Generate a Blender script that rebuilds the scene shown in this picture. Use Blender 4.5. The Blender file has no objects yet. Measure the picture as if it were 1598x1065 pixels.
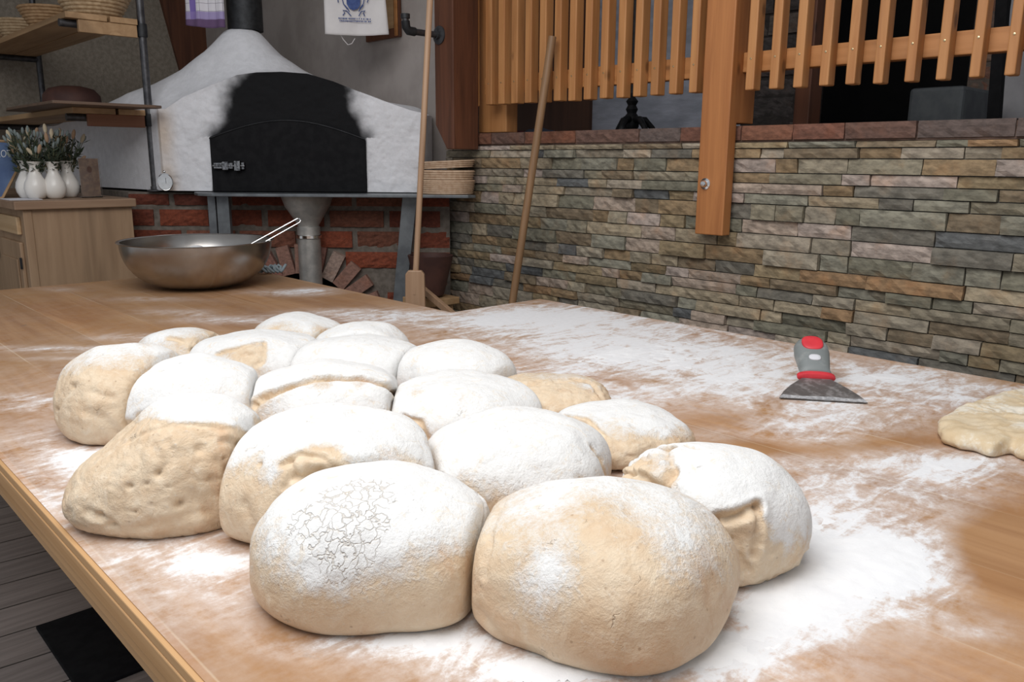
import bpy, math, random
import numpy as np
from mathutils import Vector, Matrix
from math import sin, cos, pi, radians, hypot, atan2
random.seed(7)
C = bpy.context.scene.collection
SC = bpy.context.scene

# ------------------------------------------------------------------ camera
F = 1280.0; PX = 799.0; PY = 532.5; CZ = 1.30
_p = radians(12.4); _a = radians(43.3); _r = radians(.4)
FW = np.array([sin(_a)*cos(_p), cos(_a)*cos(_p), -sin(_p)])
_rt = np.array([cos(_a), -sin(_a), 0.]); _up = np.cross(_rt, FW)
R2 = _rt*cos(_r)+_up*sin(_r); U2 = np.cross(R2, FW)
cam = bpy.data.cameras.new('camera'); co = bpy.data.objects.new('camera', cam); C.objects.link(co)
cam.sensor_width = 36; cam.lens = F/1598*36; cam.clip_start = .02
m = Matrix(((R2[0], U2[0], -FW[0], 0), (R2[1], U2[1], -FW[1], 0), (R2[2], U2[2], -FW[2], CZ), (0, 0, 0, 1)))
co.matrix_world = m; SC.camera = co

# ------------------------------------------------------------------ light
SC.view_settings.view_transform = 'Standard'; SC.view_settings.look = 'None'
SC.view_settings.gamma = 1; SC.view_settings.use_curve_mapping = False
SC.view_settings.exposure = 0.0
w = bpy.data.worlds.new('sky'); SC.world = w; w.use_nodes = True
bg = w.node_tree.nodes['Background']; bg.inputs[0].default_value = (.90, .94, 1, 1); bg.inputs[1].default_value = .42
def area(name, loc, tgt, sx, sy, power, col):
    l = bpy.data.lights.new(name, 'AREA'); l.shape = 'RECTANGLE'; l.size = sx; l.size_y = sy; l.energy = power; l.color = col
    o = bpy.data.objects.new(name, l); C.objects.link(o); o.location = loc
    o.rotation_euler = (Vector(tgt)-Vector(loc)).to_track_quat('-Z', 'Y').to_euler(); return o
area('skylight', (.25, .75, 2.75), (.75, .95, .85), 1.7, 1.9, 41, (1, .975, .945))
area('glass_roof_daylight', (-.6, 1.2, 2.9), (2.3, 2.6, 1.2), 1.6, 1.4, 16, (.93, .95, 1))

# ------------------------------------------------------------------ helpers
def ray(x, y): return FW+R2*(x-PX)/F+U2*(PY-y)/F
O3 = np.array([0, 0, CZ])
def atZ(x, y, z): d = ray(x, y); return O3+d*((z-CZ)/d[2])
def atX(x, y, c): d = ray(x, y); return O3+d*(c/d[0])
def atY(x, y, c): d = ray(x, y); return O3+d*(c/d[1])
RH = np.array([cos(_a), -sin(_a), 0]); FH = np.array([sin(_a), cos(_a), 0])
def atV(x, y, v): d = ray(x, y); return O3+d*(v/(d@FH))
def uvz(x, y, v): P = atV(x, y, v); return P@RH, P[2]
def W3(u, v, z): return RH*u+FH*v+np.array([0, 0, z])
def proj(P):
    V = np.asarray(P)-O3; f = V@FW
    return PX+F*(V@R2)/f, PY-F*(V@U2)/f, f

def _h(ix, iy, iz, s):
    n = (ix*374761393+iy*668265263+iz*2147483647+s*1274126177) & 0xffffffff
    n = ((n ^ (n >> 13))*1274126177) & 0xffffffff
    return ((n ^ (n >> 16)) & 0xffff)/65535.0
def vn(P, sc, seed=0):            # value noise -1..1
    Q = np.asarray(P)/sc; i = np.floor(Q).astype(np.int64); f = Q-i; f = f*f*(3-2*f); r = 0
    for a in (0, 1):
        for b in (0, 1):
            for c in (0, 1):
                wt = (f[:, 0] if a else 1-f[:, 0])*(f[:, 1] if b else 1-f[:, 1])*(f[:, 2] if c else 1-f[:, 2])
                r = r+wt*_h(i[:, 0]+a, i[:, 1]+b, i[:, 2]+c, seed)
    return r*2-1
def ss(a, b, x): t = np.clip((x-a)/(b-a), 0, 1); return t*t*(3-2*t)

class MB:
    def __init__(s): s.v = []; s.f = []; s.c = []
    def add(s, vs, fs, col=None):
        n = len(s.v); s.v += [tuple(map(float, v)) for v in vs]; s.f += [tuple(n+i for i in f) for f in fs]
        s.c += [col]*len(fs); return s
    def box(s, x0, x1, y0, y1, z0, z1, col=None):
        return s.add([(x, y, z) for z in (z0, z1) for x, y in ((x0, y0), (x1, y0), (x1, y1), (x0, y1))],
                     [(3, 2, 1, 0), (4, 5, 6, 7), (0, 1, 5, 4), (1, 2, 6, 5), (2, 3, 7, 6), (3, 0, 4, 7)], col)
    def obox(s, c, ax, ay, az, col=None):     # centre and three half-axis vectors
        c, ax, ay, az = map(np.array, (c, ax, ay, az))
        return s.add([c+i*ax+j*ay+k*az for k in (-1, 1) for i, j in ((-1, -1), (1, -1), (1, 1), (-1, 1))],
                     [(3, 2, 1, 0), (4, 5, 6, 7), (0, 1, 5, 4), (1, 2, 6, 5), (2, 3, 7, 6), (3, 0, 4, 7)], col)
    def prism(s, poly, off, col=None):        # poly 3d points extruded by vector off
        n = len(poly); poly = [np.array(p, float) for p in poly]; off = np.array(off, float)
        return s.add(poly+[p+off for p in poly], [tuple(range(n))[::-1], tuple(range(n, 2*n))]+[(i, (i+1) % n, n+(i+1) % n, n+i) for i in range(n)], col)
    def tube(s, pts, r, seg=12, col=None, cap=True):
        pts = [np.array(p, float) for p in pts]; n = len(pts); rs = r if hasattr(r, '__len__') else [r]*n
        vs = []; fs = []; up = None
        for i, p in enumerate(pts):
            d = pts[min(i+1, n-1)]-pts[max(i-1, 0)]; d = d/np.linalg.norm(d)
            if up is None: up = np.array([0, 0, 1.]) if abs(d[2]) < .9 else np.array([1., 0, 0])
            a = np.cross(d, up); a = a/np.linalg.norm(a); b = np.cross(a, d); up = b
            for k in range(seg): t = 2*pi*k/seg; vs.append(p+rs[i]*(a*cos(t)+b*sin(t)))
        for i in range(n-1):
            for k in range(seg): k2 = (k+1) % seg; fs.append((i*seg+k, i*seg+k2, (i+1)*seg+k2, (i+1)*seg+k))
        if cap: fs.append(tuple(range(seg))[::-1]); fs.append(tuple((n-1)*seg+k for k in range(seg)))
        return s.add(vs, fs, col)
    def lathe(s, prof, c=(0, 0, 0), seg=48, sx=1, sy=1, rot=0, col=None, M=None):
        vs = []; fs = []; n = len(prof)
        for r, z in prof:
            for k in range(seg):
                t = 2*pi*k/seg; x, y = r*cos(t)*sx, r*sin(t)*sy
                p = np.array([x*cos(rot)-y*sin(rot), x*sin(rot)+y*cos(rot), z])
                if M is not None: p = M@p
                vs.append(p+np.array(c))
        for i in range(n-1):
            for k in range(seg): k2 = (k+1) % seg; fs.append((i*seg+k, i*seg+k2, (i+1)*seg+k2, (i+1)*seg+k))
        if prof[0][0] > 1e-6: fs.append(tuple(range(seg))[::-1])
        if prof[-1][0] > 1e-6: fs.append(tuple((n-1)*seg+k for k in range(seg)))
        return s.add(vs, fs, col)
    def sphere(s, c, r, nu=14, nv=8, M=None, col=None):
        prof = [(sin(pi*i/nv), -cos(pi*i/nv)) for i in range(nv+1)]; rr = np.array(r)*np.ones(3)
        MM = np.diag(rr) if M is None else M@np.diag(rr)
        return s.lathe([(max(a, 1e-4), b) for a, b in prof], c, nu, M=MM, col=col)
    def build(s, name, mat, parent=None, smooth=False, bevel=0, loc=None, solid=0):
        me = bpy.data.meshes.new(name); org = np.zeros(3)
        if parent is not None: org = np.array(parent.get('_w', parent.location), float)
        elif loc is not None: org = np.array(loc, float)
        V = np.array(s.v)-org
        me.from_pydata(V.tolist(), [], s.f); me.update()
        o = bpy.data.objects.new(name, me); C.objects.link(o); me.materials.append(mat)
        if parent is not None: o.parent = parent
        elif loc is not None: o.location = org
        if parent is not None: o['_w'] = list(org)
        if smooth:
            me.polygons.foreach_set('use_smooth', [True]*len(me.polygons))
            if smooth != 'all': me.set_sharp_from_angle(angle=radians(40))
        if any(c is not None for c in s.c):
            at = me.color_attributes.new('tint', 'FLOAT_COLOR', 'CORNER'); buf = []
            for f, c in zip(s.f, s.c): buf += list((*(c or (1, 1, 1)), 1))*len(f)
            at.data.foreach_set('color', buf)
        if bevel:
            b = o.modifiers.new('b', 'BEVEL'); b.width = bevel; b.segments = 2; b.limit_method = 'ANGLE'
        if solid:
            b = o.modifiers.new('s', 'SOLIDIFY'); b.thickness = solid; b.offset = 0
        return o
def fattr(o, name, vals):
    a = o.data.attributes.new(name, 'FLOAT', 'POINT'); a.data.foreach_set('value', np.asarray(vals, np.float32))
def thing(name, label, cat, loc=(0, 0, 0), group=None):
    o = bpy.data.objects.new(name, None); C.objects.link(o); o.location = [float(a) for a in loc]; o.empty_display_size = .05
    o['label'] = label; o['category'] = cat
    if group: o['group'] = group
    return o
def tag(o, label, cat, group=None):
    o['label'] = label; o['category'] = cat
    if group: o['group'] = group
    return o
def struct(o): o['kind'] = 'structure'; return o
def dup(root, loc, label=None):
    r = root.copy(); C.objects.link(r); r.location = [float(a) for a in loc]
    if label: r['label'] = label
    for ch in list(root.children):
        c = ch.copy(); C.objects.link(c); c.parent = r
        for g in ch.children: d = g.copy(); C.objects.link(d); d.parent = c
    return r

# ------------------------------------------------------------------ materials
class NT:
    def __init__(s, name):
        s.m = bpy.data.materials.new(name); s.m.use_nodes = True; s.t = s.m.node_tree; s.b = s.t.nodes['Principled BSDF']
        s.co = s.n('ShaderNodeTexCoord').outputs['Object']
    def n(s, ty, ins={}, **kw):
        x = s.t.nodes.new(ty)
        for k, v in kw.items(): setattr(x, k, v)
        for k, v in ins.items():
            if isinstance(v, bpy.types.NodeSocket): s.t.links.new(v, x.inputs[k])
            else: x.inputs[k].default_value = v
        return x
    def map(s, sc, rot=(0, 0, 0)): return s.n('ShaderNodeMapping', {'Vector': s.co, 'Scale': sc, 'Rotation': rot}).outputs[0]
    def noise(s, vec, scale, det=4, rough=.55, dist=0): return s.n('ShaderNodeTexNoise', {'Vector': vec, 'Scale': scale, 'Detail': det, 'Roughness': rough, 'Distortion': dist}).outputs[0]
    def mix(s, f, a, b, mode='MIX'):
        x = s.n('ShaderNodeMix', data_type='RGBA', blend_type=mode)
        for i, v in ((0, f), (6, a), (7, b)):
            if isinstance(v, bpy.types.NodeSocket): s.t.links.new(v, x.inputs[i])
            else: x.inputs[i].default_value = v if i == 0 else (*v, 1)
        return x.outputs[2]
    def ma(s, op, a, b=0., c=0., clamp=False):
        x = s.n('ShaderNodeMath', operation=op, use_clamp=clamp)
        for i, v in enumerate((a, b, c)):
            if isinstance(v, bpy.types.NodeSocket): s.t.links.new(v, x.inputs[i])
            else: x.inputs[i].default_value = v
        return x.outputs[0]
    def rng(s, v, a, b, c=0., d=1., smooth=True):
        return s.n('ShaderNodeMapRange', {0: v, 1: a, 2: b, 3: c, 4: d}, interpolation_type='SMOOTHSTEP' if smooth else 'LINEAR').outputs[0]
    def attr(s, name): return s.n('ShaderNodeAttribute', attribute_name=name)
    def out(s, col, rough=.6, metal=0, bump=None, bs=.3, bd=.002, spec=None):
        for k, v in (('Base Color', col), ('Roughness', rough), ('Metallic', metal)):
            if isinstance(v, bpy.types.NodeSocket): s.t.links.new(v, s.b.inputs[k])
            else: s.b.inputs[k].default_value = (*v, 1) if k == 'Base Color' else v
        if spec is not None: s.b.inputs['Specular IOR Level'].default_value = spec
        if bump is not None:
            x = s.n('ShaderNodeBump', {'Height': bump, 'Strength': bs, 'Distance': bd}); s.t.links.new(x.outputs[0], s.b.inputs['Normal'])
        return s.m
def mat(name, c1, c2=None, sc=20, stretch=(1, 1, 1), rough=.6, metal=0, bs=.3, bd=.002, spec=None, lo=.35, hi=.65):
    t = NT(name); c2 = c2 or tuple(x*.8 for x in c1); n = t.noise(t.map(stretch), sc, 6)
    return t.out(t.mix(t.rng(n, lo, hi), c1, c2), rough, metal, n, bs, bd, spec)
def wood(name, c1, c2, axis, sc=1., rough=.55, knots=True):
    st = [28, 28, 28]; st[axis] = 1.6
    t = NT(name); n = t.noise(t.map([a*sc for a in st]), 1, 6, .6, .6)
    st2 = [7, 7, 7]; st2[axis] = .9; n2 = t.noise(t.map([a*sc for a in st2]), 1, 3, .5, 1.2)
    col = t.mix(t.rng(n, .35, .7), c1, c2); col = t.mix(t.rng(n2, .45, .7, 0, .55), col, tuple(x*.62 for x in c2))
    if knots:
        st3 = [9, 9, 9]; st3[axis] = 4.5; vo = t.n('ShaderNodeTexVoronoi', {'Vector': t.map([a*sc for a in st3]), 'Scale': 1.}).outputs['Distance']
        col = t.mix(t.rng(vo, .05, .13, .8, 0), col, tuple(x*.35 for x in c2))
    return t.out(col, rough, 0, n, .25, .0015)
fence_wood = wood('fence_wood', (.50, .235, .085), (.38, .155, .048), 2)
fence_rail_wood = wood('fence_rail_wood', (.50, .225, .078), (.37, .15, .042), 1)
post_wood = wood('post_wood', (.46, .185, .058), (.34, .125, .036), 2)
dark_timber = wood('dark_timber', (.15, .053, .024), (.08, .028, .013), 2)
pine_z = wood('pine_upright', (.40, .265, .16), (.32, .205, .12), 2, .7)
pine_y = wood('pine_lengthwise', (.60, .42, .24), (.48, .31, .16), 1, .7)
pine_x = wood('pine_crosswise', (.33, .215, .135), (.27, .165, .10), 0, .7)
dark_edge = wood('dark_thin_board', (.16, .10, .065), (.10, .06, .04), 0, .8, .5, False)
dark_cross = wood('reddish_board', (.24, .10, .05), (.17, .07, .035), 0, .8, .6, False)
pole_wood = wood('pole_wood', (.50, .32, .20), (.40, .24, .14), 2, 1, .5, False)
pole_wood2 = wood('old_pole_wood', (.30, .17, .085), (.20, .11, .05), 2, 1, .5, False)
shelf_wood = wood('shelf_wood', (.46, .29, .15), (.34, .20, .095), 1, .8, .6, False)
def tinted(name, sc=60, rough=.85, bs=.75, bd=.004, amp=.85):
    t = NT(name); a = t.attr('tint').outputs['Color']; n = t.noise(t.map((1, .45, 1)), sc, 8, .65); n2 = t.noise(t.map((1, 1, 1)), 14, 4)
    col = t.mix(1., a, t.mix(t.rng(n, .3, .7), (1-amp*.55,)*3, (1.12,)*3), 'MULTIPLY')
    col = t.mix(t.rng(n2, .52, .75, 0, .4), col, t.mix(1., a, (1.2, .9, .68), 'MULTIPLY'))
    return t.out(col, rough, 0, n, bs, bd)
stone_mat = tinted('ledgestone'); brick_mat = tinted('brick_faces', 90, .9, .7, .003, .7)
plaster = mat('oven_plaster', (.74, .74, .76), (.66, .66, .68), 14, rough=.9, bs=.6, bd=.006)
grey_plaster = mat('grey_wall_plaster', (.41, .365, .34), (.35, .31, .285), 7, rough=.95, bs=.3, bd=.004)
rough_plaster = mat('combed_plaster', (.33, .285, .23), (.25, .215, .17), 45, rough=.95, bs=1, bd=.006)
dark_iron = mat('dark_iron', (.035, .037, .04), (.02, .021, .023), 40, rough=.55, metal=.5)
pipe_iron = mat('pipe_iron', (.10, .10, .105), (.06, .06, .065), 40, rough=.45, metal=.7)
grey_steel = mat('grey_painted_steel', (.17, .185, .195), (.12, .13, .14), 20, rough=.4, metal=.4)
zinc = mat('zinc_pipe', (.48, .46, .43), (.36, .35, .33), 25, rough=.45, metal=.6)
chrome = mat('chrome', (.8, .8, .8), (.7, .7, .7), 30, rough=.15, metal=1, bs=.02)
steel = mat('brushed_steel', (.46, .44, .415), (.36, .34, .32), 9, rough=.27, metal=1, bs=.03)
latch_metal = mat('blackened_chrome', (.38, .38, .39), (.12, .12, .125), 120, rough=.25, metal=1, bs=.1)
blade_steel = mat('floury_steel_blade', (.16, .15, .145), (.34, .33, .33), 60, rough=.5, metal=.5, lo=.45, hi=.72)
mortar = mat('mortar', (.19, .16, .135), (.13, .11, .09), 40, rough=1, bs=.8, bd=.004)
cane = mat('cane', (.55, .40, .24), (.40, .27, .15), 60, rough=.6)
cane_dark = mat('dark_cane', (.46, .29, .15), (.33, .19, .09), 60, rough=.6)
tray_cane = mat('pale_cane', (.62, .45, .31), (.50, .33, .21), 60, rough=.6)
clay = mat('brown_clay', (.085, .034, .024), (.055, .022, .017), 12, rough=.7)
porcelain = mat('porcelain', (.80, .77, .72), (.76, .73, .68), 5, rough=.25, bs=.02)
black = mat('black_paint', (.012, .012, .013), (.008, .008, .009), 30, rough=.8, spec=.12)
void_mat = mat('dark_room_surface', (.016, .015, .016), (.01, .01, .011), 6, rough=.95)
flour_white = mat('flour', (.86, .865, .87), (.80, .805, .82), 90, rough=1, bs=.5, bd=.002, spec=.1)
red_plastic = mat('red_plastic', (.72, .045, .06), (.6, .035, .05), 20, rough=.4, bs=.05)
grey_plastic = mat('grey_handle_plastic', (.20, .22, .22), (.33, .34, .33), 35, rough=.5, bs=.1, lo=.5, hi=.8)
paper = mat('paper', (.70, .70, .74), (.66, .66, .70), 5, rough=.9, bs=.02)
# ------------------------------------------------------------------ the setting
T = .85; WX = 2.35
t = NT('floor_planks')
br = t.n('ShaderNodeTexBrick', {'Vector': t.map((1, 1, 1), (0, 0, radians(4))), 'Scale': 1., 'Mortar Size': .003, 'Brick Width': .9, 'Row Height': .165, 'Color1': (.34, .29, .265, 1), 'Color2': (.26, .225, .21, 1), 'Mortar': (.03, .027, .025, 1)}, offset=.37)
n = t.noise(t.map((1.5, 26, 1)), 2, 6, .6, .5)
t.out(t.mix(t.rng(n, .3, .75), br.outputs[0], t.mix(1., br.outputs[0], (.62, .62, .62), 'MULTIPLY')), .42, 0, n, .15, .002)
struct(MB().box(-2.5, WX, -1.2, 5.4, -.05, 0).build('floor', t.m))

def courses(mb, org, eu, en, ulen, z0, z1, hs, ls, pal, prot, seed, skip=None, gap=.0015, rough=.003, cap_h=None):
    # a wall of separate rough-faced stones; eu runs along the wall, en points out of it
    rnd = random.Random(seed); z = z0; row = 0; org = np.array(org, float)
    while z < z1-.008:
        h = min(rnd.uniform(*hs), z1-z)
        if z1-z-h < hs[0]*.6: h = z1-z
        u = -rnd.uniform(0, ls[0])
        while u < ulen:
            l = rnd.uniform(*ls); a = max(u, 0); b = min(u+l, ulen); u += l
            if b-a < .012: continue
            if skip and skip((a+b)/2, z+h/2): continue
            d = rnd.uniform(*prot); tilt = rnd.uniform(-.004, .004)*(prot[1]/.02); c = pal(rnd)
            k = rnd.uniform(.85, 1.15); c = tuple(x*k for x in c)
            nu = max(2, int((b-a)/.022)); nz = max(2, int(h/.014)); vs = []; fs = []
            A, B = a+gap, b-gap; Z0, Z1 = z+gap, z+h-gap; ph = rnd.uniform(0, 9)
            for j in range(nz+1):
                for i in range(nu+1):
                    uu = A+(B-A)*i/nu; zz = Z0+(Z1-Z0)*j/nz; e = (i in (0, nu)) or (j in (0, nz))
                    q = d+tilt*(j/nz-.5)*2+rough*(sin(uu*90+ph)*cos(zz*140+ph*2)+rnd.uniform(-1, 1))*.6-(rough*.9 if e else 0)
                    vs.append(org+np.array(eu)*uu+np.array(en)*q+np.array([0, 0, zz]))
            for j in range(nz):
                for i in range(nu): q = j*(nu+1)+i; fs.append((q, q+1, q+nu+2, q+nu+1))
            rim = [i for i in range(nu+1)]+[(j*(nu+1)+nu) for j in range(1, nz+1)]+[nz*(nu+1)+i for i in range(nu-1, -1, -1)]+[j*(nu+1) for j in range(nz-1, 0, -1)]
            n0 = len(vs); vs += [np.array(vs[i])-np.array(en)*((np.array(vs[i])-org)@np.array(en)+.01) for i in rim]
            L = len(rim); fs += [(rim[i], n0+i, n0+(i+1) % L, rim[(i+1) % L]) for i in range(L)]
            mb.add(vs, fs, c)
        z += h; row += 1
PAL = [tuple(c*k for c, k in zip(q, (.94, .86, .74))) for q in [(.27, .26, .215), (.33, .31, .26), (.23, .235, .20), (.40, .37, .33), (.44, .38, .35), (.30, .25, .17), (.30, .23, .15), (.19, .19, .18), (.38, .34, .27), (.29, .30, .27), (.24, .20, .15), (.34, .32, .28)]]
def stonepal(r):
    x = r.random()
    if x < .05: return (.34, .21, .11)
    if x < .09: return (.14, .145, .145)
    if x < .15: return (.44, .36, .31)
    return r.choice(PAL)
mb = MB()
capz = 1.362
# stone face: eu along +Y, normal -X
courses(mb, (WX, -.35, 0), (0, 1, 0), (-1, 0, 0), 3.27, 0, capz, (.030, .052), (.07, .26), stonepal, (.0, .019), 3)
# interlocking ragged end under the plaster wall
mb.box(WX+.010, WX+.12, -.35, 2.90, 0, capz, (.2, .19, .17))
struct(mb.build('wall_right', stone_mat))
def cap(r): return r.choice([(.20, .085, .05), (.15, .085, .065), (.115, .085, .075), (.17, .075, .05), (.12, .095, .08)])
mb = MB(); courses(mb, (WX+.0, -.35, 0), (0, 1, 0), (-1, 0, 0), 3.20, capz+.004, capz+.052, (.05, .06), (.16, .30), cap, (.004, .014), 5, gap=.002)
mb.box(WX+.0, WX+.13, -.35, 2.85, capz, capz+.045, (.13, .08, .06))
struct(mb.build('trim_1', brick_mat))
# plastered walls of the oven corner
struct(MB().box(WX+.01, WX+.12, 2.92, 5.52, 0, 3.1).build('wall_east', grey_plaster))
struct(MB().box(-1.2, WX+.12, 5.4, 5.52, 0, 3.1).build('wall_north', rough_plaster))
struct(MB().box(-1.2, WX+.12, 3.3, 5.52, 2.9, 3.0).build('ceiling_light_blocker', rough_plaster))  # unseen partial ceiling, added to keep sky light off the oven corner
# timber clad chimney breast behind the flue
def cy(x, y, c=5.37): return atY(x, y, c)
pts = [cy(235, -60), cy(445, -60), cy(438, 40), cy(432, 160), cy(290, 160), cy(284, 118)]
struct(MB().prism(pts, (0, .028, 0)).build('wall_timber', dark_timber))

# raised level behind the fence
FZ = 1.385
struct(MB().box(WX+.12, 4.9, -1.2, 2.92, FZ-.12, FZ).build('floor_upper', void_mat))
lime = mat('bluish_limewash', (.60, .63, .72), (.42, .45, .52), 9, (1, .6, 2.2), rough=.95, bs=.8, bd=.008)
lime2 = mat('pale_limewash', (.42, .41, .42), (.32, .31, .32), 6, rough=.95, bs=.5, bd=.006)
def yz(x, y, c): P = atX(x, y, c); return P[1], P[2]
XB = 3.15
y925 = yz(925, 150, XB)[0]; y1158 = yz(1158, 150, XB)[0]; y1250 = yz(1246, 150, XB)[0]
struct(MB().box(XB, XB+.12, y1158, y925, FZ, 3.1).build('wall_upper_plaster', lime))
panel = wood('dark_panel', (.13, .06, .035), (.085, .04, .025), 2, .6, .6, False)
struct(MB().box(XB-.02, XB+.1, y925, 4.5, FZ, 3.1).build('wall_upper_panel', panel))
mb = MB(); cg = lambda r: r.choice([(.13, .10, .09), (.16, .13, .11), (.10, .085, .08)])
courses(mb, (XB, y1250, 0), (0, 1, 0), (-1, 0, 0), y1158-y1250, FZ, 2.6, (.07, .11), (.15, .34), cg, (0, .02), 8, gap=.005)
mb.box(XB, XB+.2, y1250, y1158-.001, FZ, 2.6, (.06, .05, .045)); struct(mb.build('wall_upper_stone', stone_mat))
XC = 3.45
ya = yz(1507, 150, XC)[0]; yb = yz(1546, 150, XC)[0]; yc = yz(1562, 150, XC)[0]
mb = MB(); courses(mb, (XC, yb, 0), (0, 1, 0), (-1, 0, 0), ya-yb, FZ, 2.6, (.05, .07), (.09, .2), lambda r: r.choice([(.22, .11, .075), (.18, .12, .09), (.26, .17, .12)]), (0, .01), 9, gap=.004)
mb.box(XC, XC+.2, yb, ya, FZ, 2.6, (.14, .11, .09)); struct(mb.build('wall_brick_pier', brick_mat))
struct(MB().box(XC-.02, XC+.1, -1.2, yc, FZ, 3.1).build('wall_upper_pale', lime2))
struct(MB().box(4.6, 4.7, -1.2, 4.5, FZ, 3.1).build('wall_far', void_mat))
struct(MB().box(WX+.12, 4.9, -1.2, 4.5, 2.75, 2.85).build('ceiling_upper_light_blocker', void_mat))  # unseen roof slab, added so the raised level goes darker

# ------------------------------------------------------------------ work tables
t = NT('table_wood')
gp = t.n('ShaderNodeNewGeometry').outputs['Position']; t.co = gp; ob = gp
n = t.noise(t.map((30, 1.5, 30)), 1, 7, .62, .5); n2 = t.noise(t.map((6, .8, 6)), 1, 4, .5, 1.5)
sx = t.n('ShaderNodeSeparateXYZ', {0: ob})
col = t.mix(t.rng(n, .35, .68), (.53, .29, .14), (.38, .185, .082)); col = t.mix(t.rng(n2, .4, .72, 0, .7), col, (.32, .145, .055))
warm = t.noise(t.map((2.2, 2.2, 2.2)), 1, 3); col = t.mix(t.rng(warm, .35, .7, 0, .6), col, (.48, .285, .135))
# glued planks: each with its own tone, thin seams
pw = t.ma('MULTIPLY', sx.outputs[0], 1/.183); fr = t.ma('FRACT', t.ma('ADD', pw, .62)); fl = t.ma('FLOOR', t.ma('ADD', pw, .62))
wn = t.n('ShaderNodeTexWhiteNoise', {'W': fl}, noise_dimensions='1D').outputs[0]
col = t.mix(t.rng(wn, 0, 1, 0, .35), col, (.28, .16, .08))
seam = t.ma('MULTIPLY', t.rng(t.ma('ABSOLUTE', t.ma('SUBTRACT', fr, .5)), .49, .4985), t.rng(t.noise(t.map((.8, 3, 1)), 1, 2), .4, .6, .15, .8))
col = t.mix(seam, col, (.62, .48, .33))
st = t.noise(t.map((14, 9, 14)), 1, 6, .7); col = t.mix(t.rng(st, .66, .76, 0, .55), col, (.15, .12, .10))
wood_rough = t.rng(n2, .3, .7, .32, .5)
d = t.attr('flour').outputs['Fac']
s1 = t.noise(t.map((9, 26, 9), (0, 0, radians(-24))), 1, 7, .62, 1.6); s2 = t.noise(t.map((5, 5, 5)), 1, 6, .6, 2.5); s3 = t.noise(t.map((1, 1, 1)), 190, 3, .7); s4 = t.noise(t.map((1, 1, 1)), 60, 5, .7)
nn = t.ma('ADD', t.ma('ADD', t.ma('MULTIPLY', t.ma('SUBTRACT', s1, .5), 1.5), t.ma('MULTIPLY', t.ma('SUBTRACT', s2, .5), 1.1)), t.ma('ADD', t.ma('MULTIPLY', t.ma('SUBTRACT', s3, .5), .55), t.ma('MULTIPLY', t.ma('SUBTRACT', s4, .5), .8)))
vv = t.ma('ADD', d, t.ma('MULTIPLY', nn, t.rng(d, 0, .5, .16, 1.2))); fm = t.ma('ADD', t.rng(vv, -.05, .95, 0, .6, False), t.rng(vv, .45, 1.05, 0, .4))
veil = t.rng(t.ma('ADD', s2, t.ma('MULTIPLY', t.ma('SUBTRACT', s4, .5), .6)), .3, .8, 0, .42); col = t.mix(t.ma('MULTIPLY', veil, t.rng(d, -.05, .25, .06, 1)), col, (.66, .53, .44))
film = t.rng(s4, .3, .7, .84, .9)
col = t.mix(fm, col, t.mix(t.rng(s4, .3, .7), (.84, .845, .86), (.78, .785, .80)))
rg = t.mix(fm, (.4,)*3, (1,)*3); hgt = t.ma('ADD', t.ma('MULTIPLY', n, .15), t.ma('MULTIPLY', fm, .8))
t.out(col, t.rng(fm, 0, .6, .42, .95), 0, hgt, .25, .0025); t.b.inputs['Specular IOR Level'].default_value = .35
table_mat = t.m
edge_mat = wood('table_edge_wood', (.60, .36, .17), (.46, .25, .10), 1, .6, .5)

# flour patches on the wood: (px, py, rx, ry, amount) measured on the photograph and laid into table coordinates
FL = [(960, 505, 200, 26, .62), (1000, 530, 260, 45, .16), (1250, 620, 260, 45, .10), (830, 520, 120, 30, .2), (1350, 760, 200, 60, .08), (100, 800, 200, 120, .12), (250, 930, 160, 90, .10), (840, 486, 110, 15, .55), (760, 500, 120, 14, .5), (1060, 550, 170, 26, .55), (1190, 575, 120, 26, .45), (940, 555, 120, 30, .5), (1400, 588, 95, 18, .95), (1130, 600, 110, 22, .5),
      (1330, 640, 170, 26, .55), (1230, 665, 100, 26, .45), (1500, 620, 70, 16, .3), (1560, 608, 80, 8, .5), (1480, 735, 70, 25, .75), (1400, 715, 60, 20, .5), (1250, 740, 110, 50, .35), (1370, 790, 110, 35, .45), (1290, 690, 60, 15, .3),
      (1310, 890, 120, 48, 1.3), (1390, 860, 70, 40, 1.0), (1440, 930, 60, 40, .45), (1230, 950, 90, 45, 1.0), (1150, 1010, 90, 40, .8), (1520, 985, 60, 14, .35), (1250, 820, 90, 30, .5),
      (960, 1040, 260, 30, .7), (700, 990, 90, 30, .8), (600, 1005, 110, 18, .55), (850, 1050, 120, 25, .8), (480, 1010, 60, 14, .2), (1500, 800, 90, 60, .15), (1560, 720, 70, 20, .4), (880, 620, 120, 25, .4),
      (140, 712, 45, 12, .95), (170, 730, 60, 12, .6), (40, 622, 55, 6, .7), (35, 637, 50, 5, .5), (120, 765, 110, 45, .33), (60, 690, 60, 30, .28), (330, 880, 60, 22, .55), (260, 870, 110, 40, .3), (380, 940, 60, 30, .2), (215, 960, 60, 30, .12),
      (250, 527, 75, 5, .65), (160, 545, 90, 4, .45), (60, 545, 80, 4, .3), (240, 467, 50, 3, .35), (270, 487, 45, 4, .4), (330, 500, 60, 4, .4), (455, 457, 45, 4, .7), (490, 453, 25, 3, .6), (560, 487, 70, 5, .45), (600, 498, 70, 6, .5), (640, 490, 40, 4, .4), (510, 492, 60, 6, .4), (420, 500, 60, 6, .4), (310, 492, 26, 3, .3),
      (130, 560, 90, 3, .2), (90, 452, 30, 3, .2), (700, 750, 400, 120, .5), (500, 600, 300, 60, .5)]
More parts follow.
